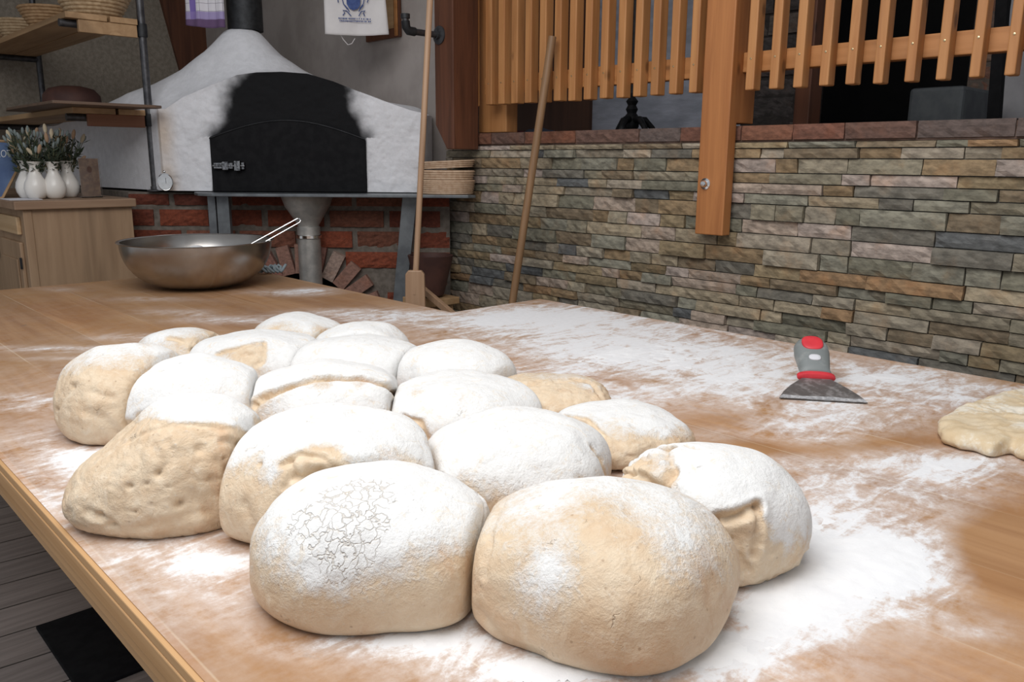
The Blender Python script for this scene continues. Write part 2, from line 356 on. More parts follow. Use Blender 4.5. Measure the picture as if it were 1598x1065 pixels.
BARE = [(1150, 655, 90, 20, .45), (1300, 700, 90, 12, .4), (1180, 700, 70, 14, .4), (1400, 690, 80, 10, .25), (1560, 850, 90, 60, .5), (1000, 590, 60, 14, .25), (1350, 830, 60, 16, .3)]
PATCH = []
for px, py, rx, ry, am in FL+[(a, b, c, d, -e) for a, b, c, d, e in BARE]:
    c0 = atZ(px, py, T)[:2]; u = atZ(px+rx, py, T)[:2]-c0; v = atZ(px, py+ry, T)[:2]-c0
    PATCH.append((c0, np.linalg.inv(np.column_stack([u, v])), am))
def flour_at(XY):
    r = np.zeros(len(XY))
    for c0, M, am in PATCH:
        q = (XY-c0)@M.T; r += am*np.exp(-(q**2).sum(1)*.75)
    return r
def tabletop(name, poly_fn, x0, x1, y0, y1, step, parent, zt, bottom):
    nx = int(round((x1-x0)/step)); ny = int(round((y1-y0)/step)); xs = np.linspace(x0, x1, nx+1); ys = np.linspace(y0, y1, ny+1)
    X, Y = np.meshgrid(xs, ys, indexing='ij'); Y = poly_fn(X, Y)
    e = .0025; V = np.column_stack([X.ravel(), Y.ravel(), np.full(X.size, zt)])
    fs = [(i*(ny+1)+j, (i+1)*(ny+1)+j, (i+1)*(ny+1)+j+1, i*(ny+1)+j+1) for i in range(nx) for j in range(ny)]
    mb = MB(); mb.add(V, fs)
    o = mb.build(name, table_mat, parent); fattr(o, 'flour', flour_at(V[:, :2])); return o
XL, XM, XR = .238, 1.542, 1.922; Y0, YE, YB = -.55, 3.264, 1.905
def pf(X, Y):   # far right corner of the first table is cut back
    lim = YE-np.clip((X-1.30)/.245, 0, 1)**1.6*.20
    return Y0+(Y-Y0)*(lim-Y0)/(YE-Y0)
tA = thing('work_table', 'long wooden work table carrying the dough rounds and the steel bowl', 'table', ((XL+XM)/2, 1.3, 0))
tabletop('tabletop', pf, XL+.006, XM, Y0, YE, .0125, tA, T, T-.04)
outer = [(XM, Y0), (XM, YE-.20)]+[(1.30+.242*k, YE-.20*k**1.6) for k in (.8, .6, .4, .2)]+[(1.30, YE), (XL+.006, YE), (XL+.006, Y0)]
MB().prism([(x, y, T-.042) for x, y in outer], (0, 0, .0415)).build('top_board', edge_mat, tA)
mb = MB().box(XL, XL+.006, Y0, YE, T-.012, T+.0001).box(XL-.001, XL+.006, Y0, YE, T-.036, T-.0125).box(XL+.0005, XL+.006, Y0, YE, T-.05, T-.0365)
mb.build('edge_strip', edge_mat, tA, bevel=.0015)
MB().box(XL+.02, XM-.02, Y0+.1, YE-.3, T-.10, T-.045).build('apron', edge_mat, tA)
bp = atZ(58, 990, 0); b2 = atZ(150, 955, 0)
for yy in (2.05, .0):
    MB().box(.455, 1.15, yy-.02 if yy else -.3, yy+.38 if yy else .08, .0, .012).build('base_plate', black, tA, bevel=.003)
    MB().box(.76, .84, (yy or -.2)+.14, (yy or -.2)+.22, .012, T-.1).build('pedestal', black, tA, bevel=.004)
tB = thing('work_table', 'narrower floured wooden table by the stone wall holding the scraper', 'table', ((XM+XR)/2, .7, 0))
tabletop('tabletop', lambda X, Y: Y, XM, XR, Y0, YB, .0125, tB, T, T-.04)
MB().box(XM+.0005, XR, Y0, YB, T-.042, T-.0005).build('top_board', edge_mat, tB, bevel=.002)
for x in (XM+.04, XR-.09):
    for y in (Y0+.05, YB-.1): MB().box(x, x+.05, y, y+.05, 0, T-.042).build('leg', pine_z, tB, bevel=.004)

# thick flour: heaps with a height of their own
t = NT('flour_heap_surface'); n = t.noise(t.map((1, 1, 1)), 260, 4, .7); n1 = t.noise(t.map((1, 1, 1)), 30, 4)
t.out(t.mix(t.rng(n1, .3, .7), (.87, .875, .885), (.82, .825, .84)), 1, 0, t.ma('ADD', n, n1), .35, .0015, .05); heap_mat = t.m
xs = np.arange(.30, 1.90, .005); ys = np.arange(.02, 1.25, .005); X, Y = np.meshgrid(xs, ys, indexing='ij')
P = np.column_stack([X.ravel(), Y.ravel(), np.zeros(X.size)]); fl = flour_at(P[:, :2])
nz = vn(P, .05, 1)*.16+vn(P, .018, 2)*.16+vn(P*np.array([1, 1, 1]), .008, 3)*.15
for q in ((700, 750), (500, 600)): pass
dn = fl+nz-1.02; hh = np.clip(dn, 0, 1)
Z = T-.0002+.0042*np.clip(dn, -.2, 1)+.0005*ss(0, .1, dn)*vn(P, .012, 4)
idx = -np.ones(len(P), int); keep = dn > -.16; ny = len(ys); g = np.arange(len(P)).reshape(len(xs), ny)
q = np.stack([g[:-1, :-1], g[1:, :-1], g[1:, 1:], g[:-1, 1:]], -1).reshape(-1, 4); q = q[keep[q].all(1)]
us = np.unique(q); idx[us] = np.arange(len(us))
mb = MB(); mb.add(np.column_stack([P[us, :2], Z[us]]), [tuple(r) for r in idx[q]])
o = mb.build('flour', heap_mat, None, smooth='all'); o['kind'] = 'stuff'
tag(o, 'white flour heaped loosely on the wooden table around the dough', 'flour')
# ------------------------------------------------------------------ dough
def dough_material():
    t = NT('dough'); f = t.attr('flour').outputs['Fac']; cr = t.attr('crack').outputs['Fac']
    a = t.noise(t.map((1, 1, 1)), 16, 5, .6, .8); b = t.noise(t.map((1, 1, 1)), 55, 6, .65, .6); g = t.noise(t.map((1, 1, 1)), 210, 4, .7); g2 = t.noise(t.map((1, 1, 1)), 480, 2, .8)
    col = t.mix(t.rng(a, .32, .68), (.74, .60, .435), (.67, .50, .335)); col = t.mix(t.rng(b, .40, .7, 0, .55), col, (.80, .68, .52))
    col = t.mix(t.rng(t.noise(t.map((1, 1, .7)), 11, 5, .6, 1.), .52, .70, 0, .6), col, (.64, .41, .25))
    sp = t.n('ShaderNodeTexVoronoi', {'Vector': t.map((1, 1, 1)), 'Scale': 95.}); spm = t.ma('MULTIPLY', t.rng(sp.outputs['Distance'], .08, .2, 1, 0), t.rng(t.n('ShaderNodeSeparateColor', {0: sp.outputs['Color']}).outputs[0], .86, .9))
    col = t.mix(t.ma('MULTIPLY', spm, .5), col, (.32, .20, .12))
    s = t.ma('ADD', f, t.ma('ADD', t.ma('MULTIPLY', t.ma('SUBTRACT', b, .5), .75), t.ma('ADD', t.ma('MULTIPLY', t.ma('SUBTRACT', g, .5), .75), t.ma('MULTIPLY', t.ma('SUBTRACT', g2, .5), .3))))
    m = t.ma('ADD', t.rng(s, .18, .62, 0, .6), t.rng(s, .5, .8, 0, .4))
    dust = t.ma('MAXIMUM', m, t.rng(g, .58, .8, 0, .5))
    cl = t.n('ShaderNodeTexVoronoi', {'Vector': t.n('ShaderNodeVectorMath', {0: t.map((1, 1, .45)), 1: t.n('ShaderNodeVectorMath', {0: t.n('ShaderNodeTexNoise', {'Vector': t.co, 'Scale': 75.}).outputs['Color'], 'Scale': .020}, operation='SCALE').outputs[0]}).outputs[0], 'Scale': 90.}, feature='DISTANCE_TO_EDGE').outputs['Distance']
    ck = t.ma('MULTIPLY', t.rng(cl, .01, .07, 1, 0), t.rng(t.ma('ADD', cr, t.ma('MULTIPLY', t.ma('SUBTRACT', t.noise(t.map((1, 1, .6)), 38, 3), .5), 2.6)), .38, .62))
    fin = t.mix(dust, col, t.mix(t.rng(b, .3, .7), (.835, .837, .83), (.785, .783, .77)))
    fin = t.mix(t.rng(t.noise(t.map((1, 1, 1)), 42, 7, .75, 1.), .53, .68, 0, .6), fin, (.78, .67, .53))
    fin = t.mix(t.ma('MULTIPLY', ck, .42), fin, (.50, .42, .32))  # shade of the cracks mixed into the colour as darker lines
    h = t.ma('ADD', t.ma('ADD', t.ma('MULTIPLY', a, .9), t.ma('MULTIPLY', b, 1.0)), t.ma('ADD', t.ma('MULTIPLY', g, .6), t.ma('ADD', t.ma('MULTIPLY', m, .5), t.ma('MULTIPLY', ck, -1.2))))
    t.out(fin, t.rng(dust, 0, 1, .55, 1), 0, h, .55, .0045, .25)
    return t.m
dough_mat = dough_material()
ZCD = dict(A=.34, B=.34, C=.30, F=.30)
# key: cx, cy, half width, depth ratio, height, mesh density
DG = dict(A=(.445, .692, .124, .95, .126, 3), B=(.590, .488, .128, .95, .127, 3), C=(.794, .496, .112, .92, .125, 3), D=(.736, .768, .123, 1, .113, 3), E=(.510, .879, .126, .95, .141, 3),
          F=(.374, 1.032, .116, .90, .148, 3), G=(.446, 1.427, .113, 1, .140, 2), H=(.520, 1.323, .115, 1, .127, 2), I=(.696, 1.202, .131, 1, .111, 2), J=(.868, 1.045, .129, 1, .086, 2),
          K=(.993, .796, .110, 1, .063, 2), L=(1.063, 1.014, .102, 1, .058, 2), M=(1.018, 1.251, .111, 1, .094, 1), N=(.906, 1.430, .128, 1, .091, 1), R=(1.012, 1.565, .103, 1, .086, 1), O=(.770, 1.616, .130, 1, .089, 1),
          P=(.940, 1.745, .108, 1, .091, 1), Q=(.669, 1.764, .092, 1, .091, 1))
LAB = dict(A='front left dough round with a fine cracked patch in its white flour crust', B='front right dough round, patchily floured, nearest to the camera',
           C='rightmost dough round with a torn triangular hole in its floured side', D='smooth heavily floured dough round behind the two front ones, in the middle',
           E='tall floured dough round with a puckered fold, behind the cracked front left one', F='large bare wrinkled dough lump with pits, at the left front near the table edge',
           G='bare-sided dough round at the far left of the batch, above the flour dusting', H='floured dough round between the far left one and the big wrinkled lump',
           I='dough round with one long curved crease across its floured top', J='wide low floured dough round behind the smooth middle one, right of the creased one',
           K='low dough round with bare tan front, on the right behind the smooth middle one', L='small low beige dough round with a rolled rim, right edge of the batch',
           M='rounded white floured dough behind the wide low one, at the right rear', N='low white floured dough behind the creased one, in the rear middle',
           R='white floured dough just behind the rear middle one, beside the floury table part', O='floured dough with a torn bare triangle on top, rear left',
           P='rearmost dough round, low with a tan front, nearest to the steel bowl', Q='bare pale dough with a curved groove, rear left corner of the batch')
# flour: (level height below which bare, softness, overall) ; extras as pixel spots (px,py,r_m,delta)
FLR = dict(A=(.42, .35, 1.05, [(560, 800, .06, .3), (400, 850, .05, -.35), (660, 870, .05, -.3), (700, 940, .07, -.2)]),
           B=(.72, .5, .85, [(850, 930, .045, .45), (850, 890, .03, .3), (930, 800, .05, -.35), (960, 860, .05, -.4), (1060, 850, .05, .25), (780, 850, .04, -.35), (1000, 1000, .08, -.3), (880, 760, .05, .1), (830, 800, .03, .3)]),
           C=(.30, .3, 1.1, [(1160, 850, .03, -1.2), (1150, 870, .028, -1.), (1178, 820, .012, -.9), (1000, 730, .028, -1.0), (970, 725, .02, -.8), (1040, 755, .02, -.6), (1150, 900, .04, -.5)]),
           D=(.35, .35, 1.05, [(740, 750, .03, -.25), (800, 790, .03, -.3)]), E=(.60, .35, 1.05, [(480, 730, .028, -.9), (510, 715, .02, -.7), (390, 800, .05, -.5), (420, 730, .02, .35), (650, 690, .03, .3)]),
           F=(.80, .12, .95, [(180, 700, .07, -.6), (260, 760, .09, -.9), (330, 780, .07, -.9), (390, 740, .04, -.3), (350, 760, .012, .9), (165, 800, .02, .5), (300, 640, .06, .4), (380, 655, .05, .45)]),
           G=(.72, .4, .85, [(130, 620, .06, -.8), (180, 650, .07, -.7), (250, 590, .05, .2)]), H=(.25, .35, 1.05, [(230, 640, .03, -.1)]),
           I=(.35, .35, 1.0, [(410, 625, .02, -.6), (450, 606, .02, -.3), (500, 598, .025, -.5), (560, 600, .02, -.4), (610, 620, .02, -.3)]), J=(.2, .3, .95, [(650, 610, .02, -.3), (655, 670, .02, -.4), (720, 625, .03, -.2)]),
           K=(.60, .25, 1.0, [(960, 690, .05, -.5), (900, 660, .03, -.5)]), L=(.9, .4, .6, [(850, 610, .05, -.5), (820, 600, .03, -.3), (925, 605, .02, .5)]),
           M=(.1, .3, 1.1, [(660, 590, .02, -.3)]), N=(.15, .3, 1., [(560, 585, .04, -.15)]), R=(.1, .3, 1.1, []), O=(.2, .3, 1.05, [(385, 555, .035, -1.1), (350, 550, .02, -.5), (405, 545, .015, -.5)]),
           P=(.55, .4, .95, [(440, 515, .04, -.4), (500, 520, .03, -.2)]), Q=(.5, .5, .8, [(300, 535, .03, -.5), (330, 520, .03, -.5), (240, 530, .03, .2)]))
# grooves: pixel polyline, width m, depth m
GRV = dict(A=[([(757, 760), (752, 830), (745, 900)], .004, .003)],
           B=[([(782, 790), (765, 850), (758, 900)], .004, .0028), ([(752, 960), (790, 1000), (840, 1020)], .008, .004)],
           C=[([(1118, 812), (1150, 806), (1184, 788)], .005, .009), ([(1184, 790), (1180, 830), (1178, 870)], .004, .006), ([(1125, 830), (1150, 850), (1160, 880)], .016, .010), ([(1036, 760), (1050, 735), (1040, 700)], .006, .007), ([(975, 715), (1010, 705), (1050, 700)], .005, .006), ([(960, 745), (1000, 742), (1040, 770)], .005, .006), ([(1090, 700), (1040, 690)], .004, .004)],
           D=[([(690, 745), (740, 790), (770, 812)], .004, .004), ([(925, 700), (938, 720), (945, 745)], .005, .004)],
           E=[([(440, 725), (470, 712), (505, 716), (528, 735)], .004, .006), ([(460, 745), (500, 735), (520, 742)], .006, .009), ([(452, 722), (455, 740), (448, 760)], .004, .005), ([(380, 790), (400, 830), (420, 840)], .008, .004)],
           F=[([(200, 690), (250, 668), (310, 665), (350, 672), (395, 690)], .004, .005), ([(350, 690), (390, 700), (410, 690)], .005, .006), ([(140, 800), (165, 812), (180, 822)], .005, .006), ([(180, 830), (250, 815), (320, 800)], .006, .003), ([(200, 838), (290, 828), (350, 818)], .006, .003), ([(340, 720), (360, 740), (350, 770), (370, 790)], .006, .004), ([(300, 770), (320, 790), (330, 810)], .006, .003), ([(240, 700), (260, 720), (245, 745)], .006, .003), ([(260, 690), (272, 715)], .004, .003), ([(160, 740), (200, 700), (240, 690)], .008, .002)],
           G=[([(130, 640), (160, 650), (190, 680)], .006, .004), ([(140, 612), (175, 622)], .005, .004), ([(88, 650), (100, 620), (118, 602)], .005, .005), ([(225, 600), (240, 585), (260, 578)], .004, .003), ([(190, 690), (215, 650), (240, 615)], .006, .004)],
           H=[([(195, 665), (235, 645), (250, 640)], .006, .006)],
           I=[([(395, 632), (430, 612), (470, 598), (520, 590), (570, 592), (605, 604), (622, 620)], .0065, .014), ([(410, 590), (450, 580), (490, 575)], .003, .002)],
           J=[([(628, 650), (655, 660), (668, 685)], .005, .006), ([(650, 598), (660, 620)], .004, .003)],
           K=[([(880, 650), (915, 655), (940, 680), (944, 705)], .005, .006)],
           L=[([(895, 592), (925, 600), (938, 622)], .005, .007), ([(800, 598), (840, 603), (870, 596)], .004, .003)],
           M=[([(640, 580), (670, 570), (700, 565)], .004, .002)], N=[([(640, 585), (655, 570)], .005, .005)], R=[],
           O=[([(335, 552), (370, 545), (412, 535)], .004, .007), ([(412, 537), (412, 560), (400, 572)], .004, .006), ([(380, 553), (398, 560)], .012, .006)], P=[],
           Q=[([(262, 528), (285, 532), (300, 548)], .005, .005), ([(300, 548), (325, 535), (347, 515)], .005, .005)])
PIT = dict(F=[(262, 760, .003, .005), (296, 745, .003, .005), (350, 715, .004, .006), (236, 790, .003, .005), (300, 820, .003, .004), (375, 775, .004, .005), (210, 800, .003, .005), (190, 730, .003, .004), (270, 700, .003, .004), (282, 788, .005, .010), (200, 760, .004, .006), (247, 740, .004, .006), (313, 702, .006, .005), (155, 805, .004, .007), (170, 822, .004, .007), (330, 750, .005, .004), (228, 755, .003, .004)],
           G=[(113, 603, .004, .007), (88, 640, .004, .006), (106, 640, .005, .003)], C=[(1145, 845, .003, .005)], E=[(405, 725, .003, .004)], I=[(398, 630, .005, -.006)], L=[(820, 600, .003, .004)])
CRACK = dict(A=[(540, 790, .055), (520, 830, .045), (575, 770, .03)])
def seg_dist(V, pl):
    best = np.full(len(V), 1e9)
    for a, b in zip(pl[:-1], pl[1:]):
        d = b-a; tt = np.clip(((V-a)@d)/(d@d+1e-12), 0, 1); best = np.minimum(best, np.linalg.norm(V-(a+tt[:, None]*d), axis=1))
    return best
def make_dough(k, shape_only=False):
    cx, cy, a, ratio, h, den = DG[k]; a *= 1.0 if k in 'ABCF' else 1.02; b = a*ratio; ZC = ZCD.get(k, .27); r = hypot(cx, cy)
    ex = np.array([cy, -cx])/r; ey = np.array([cx, cy])/r
    nu = {3: 260, 2: 170, 1: 120}[den]; nt = {3: 84, 2: 54, 1: 38}[den]; nb = {3: 34, 2: 20, 1: 14}[den]
    th = np.linspace(0, 2*pi, nu, endpoint=False)
    rr = []; zz = []
    for i in range(1, nt+1): ph = i/nt*pi/2; rr.append(sin(ph)**.85); zz.append(h*ZC+(1-ZC)*h*cos(ph)**.95)
    for i in range(1, nb+1): s = i/nb; rr.append(1-.10*s*s-.05*s**6); zz.append(h*ZC*(1-s))
    rr = np.array(rr); zz = np.array(zz)
    L = np.column_stack([np.outer(rr, np.cos(th)).ravel(), np.outer(rr, np.sin(th)).ravel()])
    zc = np.repeat(zz, nu); L = np.vstack([[0, 0], L]); zc = np.concatenate([[h], zc])
    # uneven outline
    ang = np.arctan2(L[:, 1], L[:, 0]); sd = ord(k)
    wob = 1+.022*np.sin(2*ang+sd)+.018*np.sin(3*ang+sd*1.7)+.010*np.sin(5*ang+sd*2.3)
    dirs = (L[:, :1]*ex+L[:, 1:]*ey); dirs = dirs/(np.linalg.norm(dirs, axis=1)[:, None]+1e-9); gr = np.zeros(len(L)); rad_ = np.linalg.norm(L, axis=1)
    for j, (jx, jy, ja, jr, jh, _) in DG.items():      # swell towards the neighbours it has risen against
        D = np.array([jx-cx, jy-cy]); dist = np.linalg.norm(D)
        if j != k and dist < a+ja+.03: gr = np.maximum(gr, ss(.45, .95, dirs@(D/dist))*(.15 if dist > .9*(a+ja) else .11))
    wob = wob+gr*ss(.2, .8, rad_)
    P = np.zeros((len(L), 3)); P[:, :2] = np.array([cx, cy])+(L[:, :1]*a*ex+L[:, 1:]*b*ey)*wob[:, None]; P[:, 2] = T+zc
    cen = np.array([cx, cy, T+.3*h]); nr = P-cen; nr[:, 2] *= (a/h)**1.2; nr /= np.linalg.norm(nr, axis=1)[:, None]
    big = .0055 if k != 'F' else .007
    foot = ss(0, .25, zc/h)
    amp = (vn(P, .075, sd)*big+vn(P, .032, sd+1)*(.0020 if k not in 'FG' else .0032)+vn(P, .012, sd+2)*.0006)
    P = P+nr*(amp*(.45+.55*foot))[:, None]
    if k == 'F':   # slumps to a snout on the left with a ridge to the top right
        u = (P[:, :2]-np.array([cx, cy]))@ex/a; P[:, 2] -= (P[:, 2]-T)*ss(.15, -1.1, u)*.33; P[:, 2] += (P[:, 2]-T)*.04*ss(0, .8, u)
        P[:, :2] += -np.outer(ss(-.4, -1, u)*.012, ex)
    if k == 'C':
        q = np.abs(vn(P, .014, 5))*.006+vn(P, .007, 6)*.002; px, py, f = proj(P)
        wgt = np.exp(-(((px-1000)/48)**2+((py-730)/32)**2)); P = P+nr*(q*wgt*1.6+.004*wgt)[:, None]
    # neighbours press flat faces into each other
    for j, (jx, jy, ja, jr, jh, _) in DG.items():
        if j == k: continue
        D = np.array([jx-cx, jy-cy]); dist = np.linalg.norm(D)
        if dist > a+ja+.03: continue
        D /= dist; tpl = (dist*dist+a*a-ja*ja)/(2*dist)-.0012
        s = (P[:, :2]-np.array([cx, cy]))@D-tpl; mg = .010
        over = s > -mg
        s2 = -mg+mg*(1-np.exp(-(s+mg)/mg)); P[over, :2] += np.outer((s2-s)[over], D)
    P[:, 2] = np.maximum(P[:, 2], T+.0006)
    # normals for visibility
    px, py, f = proj(P); vis = ((O3-P)*nr).sum(1) > 0
    def on(x, y):
        d2 = (px-x)**2+(py-y)**2+(~vis)*1e6+(f-f.min())*40; return P[np.argmin(d2)]
    fl0, fs0, fo, spots = FLR[k]
    zn = (P[:, 2]-T)/h
    frontness = -((P[:, :2]-np.array([cx, cy]))@ey)/b
    flv0 = 0
    flv = ss(fl0-fs0, fl0+fs0, zn+.13*vn(P, .035, sd+9)+.09*vn(P, .013, sd+19)-.10*frontness)*fo
    flv = flv*.95+.02
    for x, y, rad, dl in spots:
        c0 = on(x, y); flv += dl*np.exp(-(((P-c0)**2).sum(1))/(rad*rad)*1.2)
    disp = np.zeros(len(P)); P0 = P.copy()
    for pl, wd, dp in GRV[k]:
        q = np.array([on(x, y) for x, y in pl]); d = seg_dist(P0+np.column_stack([vn(P0, .01, 3), vn(P0, .01, 4), vn(P0, .01, 5)])*.0018, q)
        dp *= (.62 if k in 'FG' else 1); disp -= dp*np.exp(-(d/wd)**2); disp += dp*.22*np.exp(-((d-wd*2)/wd)**2); flv -= .75*np.exp(-(d/(wd*1.15))**2)*(dp > .003)
    for ip, (x, y, rad, dp) in enumerate(PIT.get(k, [])):
        if k == 'F' and ip < 9: dp *= (.55, .2, .7, .3)[ip % 4]; rad *= (.8, 1.3, .7, 1)[ip % 4]
        c0 = on(x, y); d = np.linalg.norm(P0-c0, axis=1); disp -= dp*np.exp(-(d/rad)**2); flv -= .5*np.exp(-(d/rad)**2)
    if k in 'FG':
        rd = 1-np.abs(vn(P*np.array([1, 1, .6]), .016, 77)); wr = ss(.78, 1, rd)*ss(.5, .2, flv); disp -= wr*.0010; disp += (vn(P*np.array([1, 1, .5]), .010, 78)*.0009+vn(P, .005, 79)*.0004)*ss(.5, .2, flv)
    if k in 'CLQIKO': disp += (vn(P, .012, 18)*.002+vn(P, .006, 8)*.0018)*ss(.5, .1, flv)
    P = P+nr*disp[:, None]; P[:, 2] = np.maximum(P[:, 2], T+.0006)
    crk = np.zeros(len(P))
    for x, y, rad in CRACK.get(k, []): crk += np.exp(-(((P-on(x, y))**2).sum(1))/(rad*rad)*1.6)
    rows = nt+nb
    fs = [(0, 1+j, 1+(j+1) % nu) for j in range(nu)]
    fs += [(1+i*nu+j, 1+(i+1)*nu+j, 1+(i+1)*nu+(j+1) % nu, 1+i*nu+(j+1) % nu) for i in range(rows-1) for j in range(nu)]
    fs.append(tuple(1+(rows-1)*nu+j for j in range(nu))[::-1])
    mb = MB(); mb.add(P, fs); o = mb.build('dough_round', dough_mat, None, smooth='all', loc=(cx, cy, T))
    fattr(o, 'flour', flv); fattr(o, 'crack', np.clip(crk, 0, 1)); tag(o, LAB[k], 'dough', 'rounds of bread dough on the table'); return o
for k in DG: make_dough(k)

# flat piece of dough at the right edge of the frame
def slab():
    ol = [(1465, 672), (1464, 690), (1490, 702), (1525, 710), (1548, 716), (1575, 712), (1600, 722), (1660, 735), (1760, 745), (1840, 730), (1850, 690), (1790, 655), (1700, 622), (1640, 618), (1590, 622), (1545, 632), (1505, 646), (1480, 658)]
    pts = np.array([atZ(x, y, T)[:2] for x, y in ol]); n = len(pts)
    c = pts.mean(0); nu = 240; tt = np.linspace(0, n, nu, endpoint=False); i = tt.astype(int); f = (tt-i)[:, None]
    p0, p1, p2, p3 = pts[(i-1) % n], pts[i], pts[(i+1) % n], pts[(i+2) % n]
    B = .5*((2*p1)+(p2-p0)*f+(2*p0-5*p1+4*p2-p3)*f*f+(3*p1-p0-3*p2+p3)*f**3)
    prof = [(0.02, 1)]+[(s, 1-.10*s**3) for s in np.linspace(.06, .86, 26)]+[(.90, .88), (.935, .82), (.965, .72), (.985, .58), (1, .42), (1, .28), (.985, .14), (.965, .04), (.94, 0)]
    V = []; H = .028
    for s, z in prof: V.append(np.column_stack([c+(B-c)*s, np.full(nu, T+.0006+z*H)]))
    P = np.vstack(V); up = (P[:, 2]-T)/H
    P[:, 2] += up*(vn(P, .09, 3)*.004+vn(P, .03, 4)*.0025+vn(P, .012, 5)*.0024+vn(P, .005, 15)*.001)
    dd = P[:, :2]-c; dd /= np.linalg.norm(dd, axis=1)[:, None]+1e-9; P[:, :2] += dd*(up > .05)[:, None]*(vn(P, .02, 6)*.006+vn(P, .009, 7)*.0025)[:, None]
    P[:, 2] = np.maximum(P[:, 2], T+.0012); R = len(prof)
    fs = [(i*nu+j, (i+1)*nu+j, (i+1)*nu+(j+1) % nu, i*nu+(j+1) % nu) for i in range(R-1) for j in range(nu)]+[tuple(range(nu)), tuple((R-1)*nu+j for j in range(nu))[::-1]]
    mb = MB(); mb.add(P, fs); o = mb.build('flattened_dough', slab_mat, None, smooth='all', loc=(*c, T))
    fattr(o, 'flour', .22+.35*vn(P, .05, 12)); fattr(o, 'crack', np.zeros(len(P)))
    tag(o, 'flat yellowish slab of dough with ragged edge, alone at the right of the table', 'dough')
t = NT('flat_dough'); a = t.noise(t.map((1, 1, 1)), 22, 5, .6, .8); b = t.noise(t.map((1, 1, 1)), 75, 6, .65); f = t.attr('flour').outputs['Fac']
col = t.mix(t.rng(a, .3, .7), (.74, .62, .44), (.66, .51, .32)); col = t.mix(t.rng(t.ma('ADD', f, b), .68, .95, 0, .8), col, (.84, .80, .70)); col = t.mix(t.rng(b, .68, .8, 0, .5), col, (.42, .30, .17))
slab_mat = t.out(col, .7, 0, t.ma('ADD', a, b), .5, .003, .3)
slab()
# ------------------------------------------------------------------ stone oven in the corner
SV = 3.56; uL, zs = uvz(258, 303, SV); uR = uvz(661, 300, SV)[0]
SZ = uvz(450, 303, 3.40)[1]                      # steel shelf height
def fu(x, v=SV): return uvz(x, 250, v)[0]
topline = [(258, 170), (285, 152), (320, 137), (345, 127), (370, 117), (400, 113), (440, 112), (480, 115), (520, 127), (560, 143), (600, 158), (640, 172), (662, 177)]
TU = [uvz(x, y, SV)[0] for x, y in topline]; TZ = [uvz(x, y, SV)[1] for x, y in topline]
VC = 3.93; cu = uvz(378, 48, VC)[0]
bell = [(20, 48), (25, 50), (55, 84), (88, 111), (130, 135), (180, 152), (240, 165), (300, 173), (420, 182)]
BR = [r*VC/F for r, y in bell]; BZ = [uvz(378, y, VC)[1] for r, y in bell]
PL = W3(uL, SV, 0); PR = W3(uR, SV, 0)
Lp = [PL[:2], np.array([1.295, 4.2]), np.array([1.28, 5.395])]; Rp = [PR[:2], np.array([2.345, 3.02]), np.array([2.35, 5.395])]
def along(pl, t):
    d = [0]
    for a, b in zip(pl[:-1], pl[1:]): d.append(d[-1]+np.linalg.norm(b-a))
    return np.array([np.interp(t*d[-1], d, [p[i] for p in pl]) for i in (0, 1)])
ns, ntt = 120, 70; V = []; S = []
front_z = lambda u: np.interp(u, TU, TZ)
for j in range(ntt+1):
    t_ = (j/ntt)**1.4
    A, B = along(Lp, t_), along(Rp, t_)
    for i in range(ns+1):
        q = A+(B-A)*i/ns; u = q@RH[:2]; v = q@FH[:2]
        zb = np.interp(hypot(u-cu, (v-VC)*1.0), BR, BZ); k = float(ss(0, .30, v-SV)); s_ = i/ns
        V.append((q[0], q[1], front_z(np.clip(u, TU[0], TU[-1]))*(1-k)+zb*k-.03*float(ss(.06, 0, min(s_, 1-s_)*1.2))*k))
nv0 = len(V); V = np.array(V); V[:, 2] += vn(V, .12, 3)*.008*ss(SV+.02, SV+.1, V@FH)
fs = [(j*(ns+1)+i, j*(ns+1)+i+1, (j+1)*(ns+1)+i+1, (j+1)*(ns+1)+i) for j in range(ntt) for i in range(ns)]
oven = thing('bread_oven', 'white plastered dome shaped bread oven with a black sooty door in the corner', 'oven', W3((uL+uR)/2, SV, SZ))
# side skirts and the front wall as fine grids
def skirt(top, nz=46):
    n = len(top); vs = []
    for k in range(nz+1):
        for p in top: vs.append((p[0], p[1], SZ+.004+(p[2]-SZ-.004)*k/nz))
    return vs, [(k*n+i, k*n+i+1, (k+1)*n+i+1, (k+1)*n+i) for k in range(nz) for i in range(n-1)]
mb = MB(); mb.add(V, fs)
left = [V[j*(ns+1)] for j in range(ntt, -1, -1)]; right = [V[j*(ns+1)+ns] for j in range(ntt+1)]
for s_ in (left, right): a, b = skirt(s_); mb.add(a, b)
frontu = np.linspace(0, 1, 201); ftop = []
for s_ in frontu: q = PL[:2]+(PR[:2]-PL[:2])*s_; ftop.append((q[0], q[1], front_z(q@RH[:2])))
a, b = skirt(ftop, 120); a = np.array(a)
inner = ss(0, .02, (a@RH)-uL)*ss(0, .02, uR-(a@RH))*ss(0, .02, front_z(a@RH)-a[:, 2])
a -= FH*((vn(a, .05, 2)*.004+vn(a, .014, 4)*.002)*inner)[:, None]
mb.add(a, b)
